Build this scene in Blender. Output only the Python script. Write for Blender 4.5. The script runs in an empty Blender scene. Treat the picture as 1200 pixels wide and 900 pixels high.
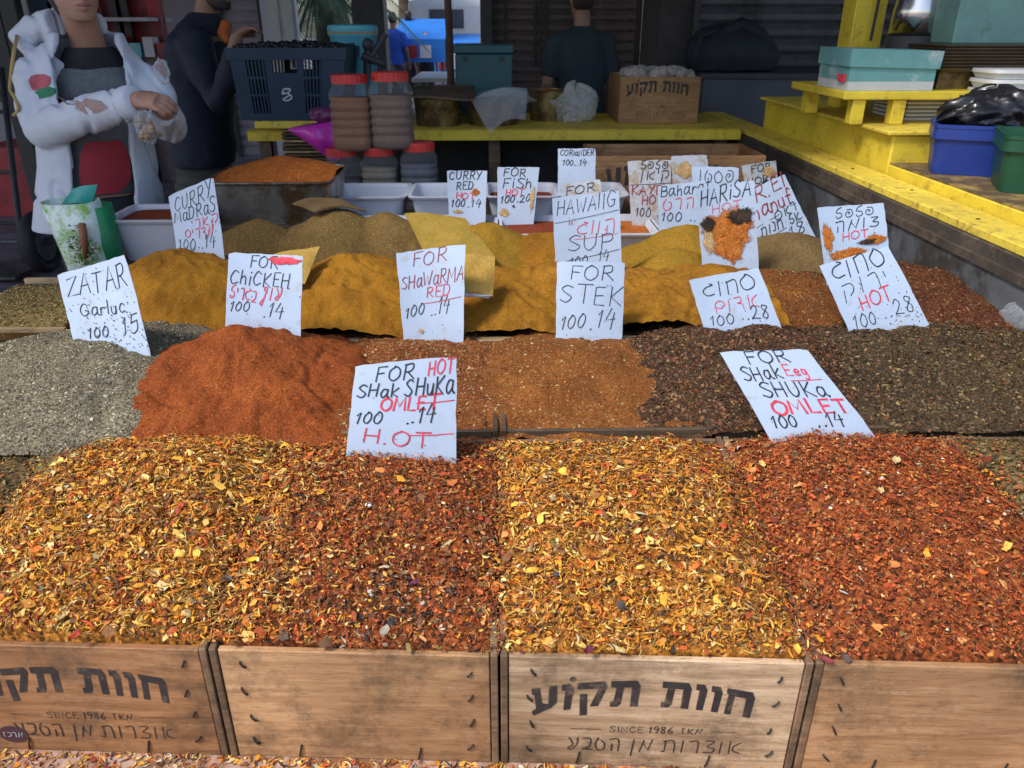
import bpy, bmesh, math, random
import numpy as np
from mathutils import Vector, Matrix
random.seed(7); RNG = np.random.default_rng(11)
R = math.radians
scn = bpy.context.scene
col = scn.collection

# ------------------------------------------------------------------ camera, sky, sun, exposure
CAM = Vector((0, 0, 1.45)); PITCH = R(25.0); YAW = R(-1.26); FPX = 906.0
cd = bpy.data.cameras.new('camera'); cam = bpy.data.objects.new('camera', cd); col.objects.link(cam)
cam.location = CAM; cam.rotation_euler = (R(90) - PITCH, 0, YAW)
cd.sensor_width = 36.0; cd.lens = FPX / 1200.0 * 36.0; cd.clip_start = 0.05; cd.clip_end = 500
cd.dof.use_dof = True; cd.dof.focus_distance = 1.55; cd.dof.aperture_fstop = 9.0
scn.camera = cam
SUN_DIR = Vector((-0.50, -0.34, 0.80)).normalized()          # towards the sun
w = bpy.data.worlds.new('World'); scn.world = w; w.use_nodes = True
nt = w.node_tree; sky = nt.nodes.new('ShaderNodeTexSky'); sky.sky_type = 'NISHITA'; sky.sun_disc = False
sky.sun_elevation = math.asin(SUN_DIR.z); sky.sun_rotation = math.atan2(SUN_DIR.x, SUN_DIR.y)
sky.air_density = 1.0; sky.dust_density = 2.0; sky.ozone_density = 1.5
nt.links.new(sky.outputs[0], nt.nodes['Background'].inputs[0]); nt.nodes['Background'].inputs[1].default_value = 0.14
sl = bpy.data.lights.new('sun', 'SUN'); sl.energy = 2.0; sl.angle = R(13); sl.color = (1.0, 0.95, 0.88)
so = bpy.data.objects.new('sun', sl); col.objects.link(so); so.rotation_euler = SUN_DIR.to_track_quat('Z', 'Y').to_euler()
scn.view_settings.view_transform = 'Standard'; scn.view_settings.look = 'None'
scn.view_settings.gamma = 1; scn.view_settings.use_curve_mapping = False
scn.view_settings.exposure = 0.80

# ------------------------------------------------------------------ geometry helpers
_cp, _sp, _cy, _sy = math.cos(PITCH), math.sin(PITCH), math.cos(YAW), math.sin(YAW)
def ray(px, py):
    r, u = (px - 600) / FPX, (450 - py) / FPX
    d = (r, u * _sp + _cp, u * _cp - _sp)
    return Vector((_cy * d[0] - _sy * d[1], _sy * d[0] + _cy * d[1], d[2]))
def at(px, py, y):                       # where the sight line of a picture point meets the upright plane at depth y
    d = ray(px, py); return CAM + d * (y / d.y)
def on(px, py, z):                       # where it meets the level plane at height z
    d = ray(px, py); return CAM + d * ((z - CAM.z) / d.z)
def project(P):                          # world points (n,3) to picture points
    q = P - np.array(CAM); x = _cy * q[:, 0] + _sy * q[:, 1]; y = -_sy * q[:, 0] + _cy * q[:, 1]; z = q[:, 2]
    fw = y * _cp - z * _sp; up = y * _sp + z * _cp
    return 600 + FPX * x / fw, 450 - FPX * up / fw

def link(name, me, parent=None, m=None):
    o = bpy.data.objects.new(name, me); col.objects.link(o)
    if parent is not None: o.parent = parent
    if m is not None and me is not None:
        me.materials.clear(); me.materials.append(m)
    return o
def empty(name, loc=(0, 0, 0)):
    o = bpy.data.objects.new(name, None); col.objects.link(o); o.location = loc; o.empty_display_size = .05
    return o
def tag(o, label, cat=None, group=None, kind=None):
    o['label'] = label
    if cat: o['category'] = cat
    if group: o['group'] = group
    if kind: o['kind'] = kind
    return o
def thing(name, label, cat, group=None, kind=None, loc=(0, 0, 0)):
    return tag(empty(name, loc), label, cat, group, kind)
def pydata(name, v, f, m, parent=None, smooth=False):
    me = bpy.data.meshes.new(name); me.from_pydata([tuple(p) for p in v], [], f); me.validate()
    bm = bmesh.new(); bm.from_mesh(me); bmesh.ops.recalc_face_normals(bm, faces=bm.faces); bm.to_mesh(me); bm.free()
    if smooth: me.polygons.foreach_set('use_smooth', [True] * len(me.polygons))
    return link(name, me, parent, m)
class MB:
    """collects shapes into one mesh"""
    def __init__(s): s.v = []; s.f = []
    def add(s, v, f):
        b = len(s.v); s.v += [Vector(p) for p in v]; s.f += [[i + b for i in q] for q in f]; return s
    def hexa(s, p):                      # 8 corners: bottom 4 ccw, top 4 ccw
        return s.add(p, [(3, 2, 1, 0), (4, 5, 6, 7), (0, 1, 5, 4), (1, 2, 6, 5), (2, 3, 7, 6), (3, 0, 4, 7)])
    def box(s, x0, x1, y0, y1, z0, z1):
        return s.hexa([(x0, y0, z0), (x1, y0, z0), (x1, y1, z0), (x0, y1, z0), (x0, y0, z1), (x1, y0, z1), (x1, y1, z1), (x0, y1, z1)])
    def tube(s, pts, rad, n=10, flat=1.0, upv=None, cap=True):
        pts = [Vector(p) for p in pts]; k = len(pts)
        if not hasattr(rad, '__len__'): rad = [rad] * k
        b = len(s.v); prev = None
        for i, p in enumerate(pts):
            t = (pts[min(i + 1, k - 1)] - pts[max(i - 1, 0)]).normalized()
            ref = Vector(upv) if upv else (Vector((0, 0, 1)) if abs(t.z) < .9 else Vector((0, 1, 0)))
            if prev is not None and upv is None: ref = prev
            a = t.cross(ref)
            if a.length < 1e-5: a = t.cross(Vector((1, .3, .1)))
            a.normalize(); c = a.cross(t).normalized(); prev = c
            for j in range(n):
                g = 2 * math.pi * j / n
                s.v.append(p + (a * math.cos(g) + c * math.sin(g) * flat) * rad[i])
        for i in range(k - 1):
            for j in range(n):
                s.f.append([b + i * n + j, b + i * n + (j + 1) % n, b + (i + 1) * n + (j + 1) % n, b + (i + 1) * n + j])
        if cap:
            s.f.append([b + j for j in range(n)][::-1]); s.f.append([b + (k - 1) * n + j for j in range(n)])
        return s
    def rings(s, rings, n=24, cap=True): # rings: (cx,cy,cz,rx,ry[,rotz[,exponent]])
        b = len(s.v)
        for r in rings:
            rot = r[5] if len(r) > 5 else 0; ex = r[6] if len(r) > 6 else 2.0
            for j in range(n):
                g = 2 * math.pi * j / n; c, q = math.cos(g), math.sin(g)
                x = math.copysign(abs(c) ** (2 / ex), c) * r[3]; y = math.copysign(abs(q) ** (2 / ex), q) * r[4]
                s.v.append(Vector((r[0] + x * math.cos(rot) - y * math.sin(rot), r[1] + x * math.sin(rot) + y * math.cos(rot), r[2])))
        for i in range(len(rings) - 1):
            for j in range(n):
                s.f.append([b + i * n + j, b + i * n + (j + 1) % n, b + (i + 1) * n + (j + 1) % n, b + (i + 1) * n + j])
        if cap:
            s.f.append([b + j for j in range(n)][::-1]); s.f.append([b + (len(rings) - 1) * n + j for j in range(n)])
        return s
    def ball(s, c, r, n=12, m=8):
        c = Vector(c); r = r if hasattr(r, '__len__') else (r, r, r)
        s.rings([(c.x, c.y, c.z + r[2] * math.sin(a), max(1e-4, r[0] * math.cos(a)), max(1e-4, r[1] * math.cos(a))) for a in [(-.5 + i / m) * math.pi * .985 for i in range(m + 1)]], n)
        return s
    def build(s, name, m, parent=None, smooth=False, bevel=0, seg=1, noise=0):
        me = bpy.data.meshes.new(name); me.from_pydata([tuple(p) for p in s.v], [], s.f)
        bm = bmesh.new(); bm.from_mesh(me); bmesh.ops.recalc_face_normals(bm, faces=bm.faces)
        if bevel:
            bmesh.ops.bevel(bm, geom=[e for e in bm.edges if e.is_manifold and e.calc_face_angle(0) > .5], offset=bevel, segments=seg, affect='EDGES', profile=.6)
        bm.to_mesh(me); bm.free()
        if smooth: me.polygons.foreach_set('use_smooth', [True] * len(me.polygons))
        return link(name, me, parent, m)
def remesh(o, voxel, smooth=6, disp=None):
    """fuse the overlapping pieces of a figure into one continuous skin"""
    md = o.modifiers.new('r', 'REMESH'); md.mode = 'VOXEL'; md.voxel_size = voxel; md.use_smooth_shade = True
    if smooth:
        sm = o.modifiers.new('s', 'SMOOTH'); sm.iterations = smooth; sm.factor = .5
    dg = bpy.context.evaluated_depsgraph_get(); ev = o.evaluated_get(dg)
    me = bpy.data.meshes.new_from_object(ev, depsgraph=dg); o.modifiers.clear()
    m = o.data.materials[0] if o.data.materials else None
    o.data = me; me.materials.clear(); me.materials.append(m)
    if disp is not None:
        n = len(me.vertices); c = np.empty(n * 3, np.float32); me.vertices.foreach_get('co', c); c = c.reshape(-1, 3)
        nn = np.empty(n * 3, np.float32); me.vertices.foreach_get('normal', nn); nn = nn.reshape(-1, 3)
        me.vertices.foreach_set('co', (c + nn * disp(c)[:, None]).astype(np.float32).ravel())
    me.polygons.foreach_set('use_smooth', [True] * len(me.polygons)); me.update()
    return o

# value noise
def _hash(i, j, s):
    h = (i.astype(np.int64) * 374761393 + j.astype(np.int64) * 668265263 + s * 1442695041) & 0xffffffff
    h = ((h ^ (h >> 13)) * 1274126177) & 0xffffffff
    return ((h ^ (h >> 16)) & 0xffff) / 65535.0
def vnoise(x, y, s=0):
    i, j = np.floor(x), np.floor(y); fx, fy = x - i, y - j
    fx = fx * fx * (3 - 2 * fx); fy = fy * fy * (3 - 2 * fy)
    a, b = _hash(i, j, s), _hash(i + 1, j, s); c, d = _hash(i, j + 1, s), _hash(i + 1, j + 1, s)
    return (a * (1 - fx) + b * fx) * (1 - fy) + (c * (1 - fx) + d * fx) * fy
def fbm(x, y, o=4, s=0):
    t = 0; a = .5
    for k in range(o):
        t = t + a * (vnoise(x, y, s + k * 17) - .5); x = x * 2.03 + 5.1; y = y * 2.03 + 1.7; a *= .5
    return t

# ------------------------------------------------------------------ materials
MATS = {}
def newmat(name):
    m = bpy.data.materials.new(name); m.use_nodes = True; MATS[name] = m
    return m, m.node_tree, m.node_tree.nodes['Principled BSDF']
def N(nt, t, **kw):
    n = nt.nodes.new(t)
    for k, v in kw.items():
        if hasattr(n, k): setattr(n, k, v)
        else: n.inputs[k].default_value = v
    return n
def ramp(nt, fac, stops):
    r = nt.nodes.new('ShaderNodeValToRGB'); e = r.color_ramp.elements
    while len(e) < len(stops): e.new(.5)
    for k, (p, c) in zip(e, stops): k.position = p; k.color = (*c, 1)
    nt.links.new(fac, r.inputs[0]); return r.outputs[0]
def mix(nt, f, a, b):
    n = nt.nodes.new('ShaderNodeMix'); n.data_type = 'RGBA'
    for k, v in ((0, f), (6, a), (7, b)):
        if hasattr(v, 'links'): nt.links.new(v, n.inputs[k])
        else: n.inputs[k].default_value = v if k == 0 else (*v, 1)
    return n.outputs[2]
def mat(name, c, rough=.6, metal=0, var=.25, scale=8, bump=.15, bscale=60, c2=None, stretch=(1, 1, 1), spec=.5, dirt=None, dirt_amt=.45, dirt_scale=3, trans=0, alpha=1):
    m, nt, b = newmat(name)
    tc = N(nt, 'ShaderNodeTexCoord'); mp = N(nt, 'ShaderNodeMapping'); mp.inputs['Scale'].default_value = stretch
    nt.links.new(tc.outputs['Object'], mp.inputs[0])
    n1 = N(nt, 'ShaderNodeTexNoise', Scale=scale, Detail=6.0, Roughness=.65); nt.links.new(mp.outputs[0], n1.inputs[0])
    lo = tuple(x * (1 - var) for x in c); hi = tuple(min(1, x * (1 + var)) for x in (c2 or c))
    colr = ramp(nt, n1.outputs[0], [(.3, lo), (.7, hi)])
    if dirt is not None:
        n3 = N(nt, 'ShaderNodeTexNoise', Scale=dirt_scale, Detail=9.0, Roughness=.75); nt.links.new(tc.outputs['Object'], n3.inputs[0])
        f = ramp(nt, n3.outputs[0], [(dirt_amt, (1, 1, 1)), (dirt_amt + .12, (0, 0, 0))])
        colr = mix(nt, f, colr, dirt)
    nt.links.new(colr, b.inputs['Base Color'])
    b.inputs['Roughness'].default_value = rough; b.inputs['Metallic'].default_value = metal
    b.inputs['Specular IOR Level'].default_value = spec
    b.inputs['Transmission Weight'].default_value = trans; b.inputs['Alpha'].default_value = alpha
    if bump:
        n2 = N(nt, 'ShaderNodeTexNoise', Scale=bscale, Detail=5.0); nt.links.new(mp.outputs[0], n2.inputs[0])
        bp = N(nt, 'ShaderNodeBump', Strength=bump, Distance=.004); nt.links.new(n2.outputs[0], bp.inputs['Height']); nt.links.new(bp.outputs[0], b.inputs['Normal'])
    return m
def wood(name, c, c2, grime=(.05, .035, .02), gamt=.42, stretch=(2.2, 14, 30)):
    m, nt, b = newmat(name)
    tc = N(nt, 'ShaderNodeTexCoord'); mp = N(nt, 'ShaderNodeMapping'); mp.inputs['Scale'].default_value = stretch
    info = N(nt, 'ShaderNodeObjectInfo'); va = N(nt, 'ShaderNodeVectorMath', operation='ADD')
    cmb = N(nt, 'ShaderNodeCombineXYZ'); ml = N(nt, 'ShaderNodeMath', operation='MULTIPLY'); ml.inputs[1].default_value = 37.0
    nt.links.new(info.outputs['Random'], ml.inputs[0])
    for k in range(3): nt.links.new(ml.outputs[0], cmb.inputs[k])
    nt.links.new(tc.outputs['Object'], va.inputs[0]); nt.links.new(cmb.outputs[0], va.inputs[1]); nt.links.new(va.outputs[0], mp.inputs[0])
    n1 = N(nt, 'ShaderNodeTexNoise', Scale=3.0, Detail=8.0, Roughness=.7, Distortion=.6); nt.links.new(mp.outputs[0], n1.inputs[0])
    g = ramp(nt, n1.outputs[0], [(.28, tuple(x * .55 for x in c)), (.46, c), (.7, c2)])
    n2 = N(nt, 'ShaderNodeTexNoise', Scale=7.0, Detail=10.0, Roughness=.8); nt.links.new(va.outputs[0], n2.inputs[0])
    f = ramp(nt, n2.outputs[0], [(gamt - .13, (0, 0, 0)), (gamt + .1, (1, 1, 1))])
    g2 = mix(nt, f, grime, g)
    n4 = N(nt, 'ShaderNodeTexNoise', Scale=2.6, Detail=4.0); nt.links.new(va.outputs[0], n4.inputs[0])
    mp5 = N(nt, 'ShaderNodeMapping'); mp5.inputs['Scale'].default_value = tuple(q * 6.5 for q in stretch); nt.links.new(va.outputs[0], mp5.inputs[0]); n5 = N(nt, 'ShaderNodeTexNoise', Scale=3.0, Detail=9.0, Roughness=.8); nt.links.new(mp5.outputs[0], n5.inputs[0])
    g2 = mix(nt, ramp(nt, n5.outputs[0], [(.34, (1, 1, 1)), (.46, (0, 0, 0))]), g2, tuple(x * .35 for x in c)); g2 = mix(nt, ramp(nt, n5.outputs[0], [(.60, (0, 0, 0)), (.74, (.75, .75, .75))]), g2, tuple(min(.8, x * 1.35) for x in c2))
    f4 = ramp(nt, n4.outputs[0], [(.35, (.60, .54, .48)), (.65, (1.15, 1.12, 1.08))])
    mm = nt.nodes.new('ShaderNodeMix'); mm.data_type = 'RGBA'; mm.blend_type = 'MULTIPLY'; mm.inputs[0].default_value = 1
    nt.links.new(g2, mm.inputs[6]); nt.links.new(f4, mm.inputs[7])
    nt.links.new(mm.outputs[2], b.inputs['Base Color']); b.inputs['Roughness'].default_value = .68
    bp = N(nt, 'ShaderNodeBump', Strength=.5, Distance=.0025); nt.links.new(n1.outputs[0], bp.inputs['Height']); nt.links.new(bp.outputs[0], b.inputs['Normal'])
    return m
def powder(name, c, c2, speck=None, grain=420, amt=.5, blotch=6, dark=None):
    """ground spice: clumps, grains of two tones, pale specks"""
    m, nt, b = newmat(name)
    tc = N(nt, 'ShaderNodeTexCoord')
    n1 = N(nt, 'ShaderNodeTexNoise', Scale=blotch, Detail=7.0, Roughness=.6); nt.links.new(tc.outputs['Object'], n1.inputs[0])
    g = ramp(nt, n1.outputs[0], [(.34, c), (.66, c2)])
    vo = N(nt, 'ShaderNodeTexVoronoi', Scale=grain); nt.links.new(tc.outputs['Object'], vo.inputs['Vector'])
    sp = N(nt, 'ShaderNodeSeparateColor'); nt.links.new(vo.outputs['Color'], sp.inputs[0])
    lum = ramp(nt, sp.outputs[0], [(0, (1 - amt,) * 3), (1, (1 + amt,) * 3)])
    mm = nt.nodes.new('ShaderNodeMix'); mm.data_type = 'RGBA'; mm.blend_type = 'MULTIPLY'; mm.inputs[0].default_value = 1
    nt.links.new(g, mm.inputs[6]); nt.links.new(lum, mm.inputs[7]); out = mm.outputs[2]
    if speck is not None:
        f = ramp(nt, sp.outputs[1], [(.962, (0, 0, 0)), (.968, (1, 1, 1))]); out = mix(nt, f, out, speck)
    if dark is not None:
        f = ramp(nt, sp.outputs[2], [(.86, (0, 0, 0)), (.87, (1, 1, 1))]); out = mix(nt, f, out, dark)
    nt.links.new(out, b.inputs['Base Color']); b.inputs['Roughness'].default_value = .9; b.inputs['Specular IOR Level'].default_value = .15
    n2 = N(nt, 'ShaderNodeTexNoise', Scale=grain * .45, Detail=4.0); nt.links.new(tc.outputs['Object'], n2.inputs[0])
    ad = N(nt, 'ShaderNodeMath', operation='ADD'); nt.links.new(n2.outputs[0], ad.inputs[0]); nt.links.new(sp.outputs[0], ad.inputs[1])
    bp = N(nt, 'ShaderNodeBump', Strength=.6, Distance=.0025); nt.links.new(ad.outputs[0], bp.inputs['Height']); nt.links.new(bp.outputs[0], b.inputs['Normal'])
    return m
def attrmat(name, rough=.6, spec=.3):
    m, nt, b = newmat(name); a = N(nt, 'ShaderNodeAttribute', attribute_name='tint')
    tc = N(nt, 'ShaderNodeTexCoord'); n = N(nt, 'ShaderNodeTexNoise', Scale=260.0, Detail=3.0); nt.links.new(tc.outputs['Object'], n.inputs[0])
    l = ramp(nt, n.outputs[0], [(.3, (.72, .7, .66)), (.7, (1.18, 1.18, 1.18))])
    mm = nt.nodes.new('ShaderNodeMix'); mm.data_type = 'RGBA'; mm.blend_type = 'MULTIPLY'; mm.inputs[0].default_value = 1
    nt.links.new(a.outputs['Color'], mm.inputs[6]); nt.links.new(l, mm.inputs[7]); nt.links.new(mm.outputs[2], b.inputs['Base Color'])
    b.inputs['Roughness'].default_value = rough; b.inputs['Specular IOR Level'].default_value = spec
    return m
def plastic_clear(name, c, rough=.12, alpha=.35):
    """thin clear plastic: see-through seen square on, glossy and milky at a slant"""
    m, nt, b = newmat(name); b.inputs['Base Color'].default_value = (*c, 1); b.inputs['Roughness'].default_value = rough
    tr = N(nt, 'ShaderNodeBsdfTransparent'); ms = N(nt, 'ShaderNodeMixShader'); lw = N(nt, 'ShaderNodeLayerWeight', Blend=.25)
    tc = N(nt, 'ShaderNodeTexCoord'); no = N(nt, 'ShaderNodeTexNoise', Scale=28.0, Detail=4.0); nt.links.new(tc.outputs['Object'], no.inputs[0])
    bp = N(nt, 'ShaderNodeBump', Strength=.35, Distance=.01); nt.links.new(no.outputs[0], bp.inputs['Height']); nt.links.new(bp.outputs[0], b.inputs['Normal'])
    mr = N(nt, 'ShaderNodeMapRange'); mr.inputs['To Min'].default_value = alpha * .5; mr.inputs['To Max'].default_value = min(1, alpha * 1.6)
    nt.links.new(lw.outputs['Facing'], mr.inputs['Value']); nt.links.new(mr.outputs[0], ms.inputs[0])
    out = nt.nodes['Material Output']; nt.links.new(tr.outputs[0], ms.inputs[1]); nt.links.new(b.outputs[0], ms.inputs[2]); nt.links.new(ms.outputs[0], out.inputs[0])
    return m
def smear(name, c, c2, speck):
    """dried paste on a card, patchy and thinning to nothing at its edge"""
    m = powder(name, c, c2, speck, grain=520, amt=.4, blotch=40); nt = m.node_tree; b = nt.nodes['Principled BSDF']
    a = N(nt, 'ShaderNodeAttribute', attribute_name='cover'); tc = N(nt, 'ShaderNodeTexCoord'); no = N(nt, 'ShaderNodeTexNoise', Scale=130.0, Detail=6.0, Roughness=.7); nt.links.new(tc.outputs['Object'], no.inputs[0])
    ad = N(nt, 'ShaderNodeMath', operation='ADD'); nt.links.new(a.outputs['Fac'], ad.inputs[0]); nt.links.new(no.outputs[0], ad.inputs[1])
    mr = N(nt, 'ShaderNodeMapRange'); mr.inputs['From Min'].default_value = .66; mr.inputs['From Max'].default_value = .92; nt.links.new(ad.outputs[0], mr.inputs['Value']); nt.links.new(mr.outputs[0], b.inputs['Alpha'])
    return m

M_wood1 = wood('crate_wood', (.42, .23, .105), (.60, .37, .19), gamt=.42, stretch=(1.6, 9, 20))
M_wood2 = wood('crate_wood_brown', (.28, .13, .05), (.42, .22, .10), gamt=.43, stretch=(1.6, 9, 20))
M_wood3 = wood('crate_wood_grey', (.43, .285, .165), (.68, .51, .34), gamt=.43, stretch=(1.6, 9, 20))
M_woodold = wood('old_wood', (.13, .085, .05), (.22, .15, .09), gamt=.46)
M_plank = wood('bare_plank', (.42, .30, .16), (.55, .42, .26), gamt=.40)
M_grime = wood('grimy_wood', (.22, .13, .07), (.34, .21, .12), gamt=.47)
M_ink = mat('printed_ink', (.030, .022, .02), .7, var=.4, scale=40, bump=0, dirt=(.13, .09, .06), dirt_amt=.36, dirt_scale=30)
M_staple = mat('staple_steel', (.035, .032, .03), .5, .5, bump=0)
M_black = mat('black_marker', (.018, .02, .028), .6, var=.5, scale=60, bump=0)
M_red = mat('red_marker', (.62, .045, .075), .6, var=.35, scale=60, bump=0)
M_maroon = mat('maroon_marker', (.26, .03, .04), .6, var=.35, scale=60, bump=0)
M_card = mat('white_card', (.43, .52, .65), .45, var=.05, scale=14, bump=.08, bscale=140, dirt=(.40, .40, .40), dirt_amt=.31, dirt_scale=26)
M_card2 = mat('soiled_card', (.43, .46, .51), .55, var=.08, scale=14, bump=.08, bscale=140, dirt=(.34, .27, .18), dirt_amt=.40, dirt_scale=30)
M_yel = mat('yellow_paint', (.66, .50, .04), .5, var=.15, scale=5, bump=.25, bscale=40, dirt=(.42, .30, .04), dirt_amt=.36, dirt_scale=16)
M_yelworn = mat('worn_yellow_paint', (.66, .50, .06), .55, var=.2, scale=6, bump=.5, bscale=60, dirt=(.30, .20, .05), dirt_amt=.36, dirt_scale=34)
M_dark = mat('dark_metal', (.035, .035, .04), .6, var=.3)
M_galv = mat('galvanised_sheet', (.13, .145, .16), .5, .4, var=.35, scale=9, bump=.2, dirt=(.06, .055, .05), dirt_amt=.42, dirt_scale=5)
M_white = mat('white_plastic', (.52, .50, .56), .4, var=.06, bump=.03, dirt=(.35, .22, .12), dirt_amt=.28, dirt_scale=12)
M_tub = mat('milky_plastic', (.46, .50, .58), .35, var=.08, bump=.03, dirt=(.30, .17, .09), dirt_amt=.30, dirt_scale=14)
M_flake = attrmat('dried_flakes', .62, .3)
M_grain = attrmat('spice_grains', .8, .2)

# ------------------------------------------------------------------ ground and roof
ground = MB().add([(-60, -20, 0), (60, -20, 0), (60, 90, 0), (-60, 90, 0)], [(0, 1, 2, 3)]).build('ground', None)
gm, gnt, gb = newmat('paving'); tc = N(gnt, 'ShaderNodeTexCoord'); br = N(gnt, 'ShaderNodeTexBrick', Scale=2.2)
br.inputs['Color1'].default_value = (.20, .18, .21, 1); br.inputs['Color2'].default_value = (.25, .22, .25, 1); br.inputs['Mortar'].default_value = (.09, .08, .09, 1); br.inputs['Mortar Size'].default_value = .012
gnt.links.new(tc.outputs['Object'], br.inputs[0]); gn = N(gnt, 'ShaderNodeTexNoise', Scale=2.5, Detail=7.0); gnt.links.new(tc.outputs['Object'], gn.inputs[0])
gmx = gnt.nodes.new('ShaderNodeMix'); gmx.data_type = 'RGBA'; gmx.blend_type = 'MULTIPLY'; gmx.inputs[0].default_value = 1
gnt.links.new(br.outputs[0], gmx.inputs[6]); gnt.links.new(ramp(gnt, gn.outputs[0], [(.3, (.55, .55, .58)), (.7, (1.1, 1.05, 1.1))]), gmx.inputs[7]); gnt.links.new(gmx.outputs[2], gb.inputs['Base Color']); gb.inputs['Roughness'].default_value = .6
ground.data.materials.clear(); ground.data.materials.append(gm); tag(ground, 'grey-violet paved market ground', kind='structure')
M_roof = mat('roof_sheet', (.10, .10, .11), .7, var=.2)
roof = thing('unseen_market_roof', 'unseen dark corrugated market roof put up to shade the back of the stall', 'roof')  # out of view; placed to darken the rear of the stall
rb = MB()
for k in range(80):
    x0 = -9 + k * .2; zz = 2.95 + (.03 if k % 2 else 0)
    rb.box(x0, x0 + .2, 2.35, 10.5, zz, zz + .02)
rb.build('roof_sheet', M_roof, roof)
rb = MB()
for k in range(40):
    x0 = -9 + k * .2; zz = 2.95 + (.03 if k % 2 else 0)
    if x0 < -1.9: rb.box(x0, x0 + .2, 1.0, 2.349, zz, zz + .02)
rb.build('shade_sheet', M_roof, roof)  # unseen forward strip at the left, added to keep sun off the woman
for y in (2.45, 6.4, 10.4): MB().box(-9, 7, y - .06, y + .06, 2.78, 2.949).build('beam', M_dark, roof)

# ------------------------------------------------------------------ stall table
table = thing('stall_table', 'long low stall table covered with spilled flakes under the wooden crates', 'table')
M_tabletop = mat('table_board', (.42, .27, .21), .7, var=.25, scale=12, bump=.2, dirt=(.2, .09, .04), dirt_amt=.45, dirt_scale=18)
MB().box(-1.75, 1.285, .60, 1.31, .435, .46).build('table_top', M_tabletop, table)
MB().box(-1.75, 1.285, 1.312, 3.72, .515, .54).build('upper_table_top', M_woodold, table)
for x in (-1.7, -.2, 1.2):
    for y in (.66, 1.28, 2.6, 3.6): MB().box(x - .03, x + .03, y - .03, y + .03, 0, .434 if y < 1.3 else .514).build('leg', M_woodold, table)

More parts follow.
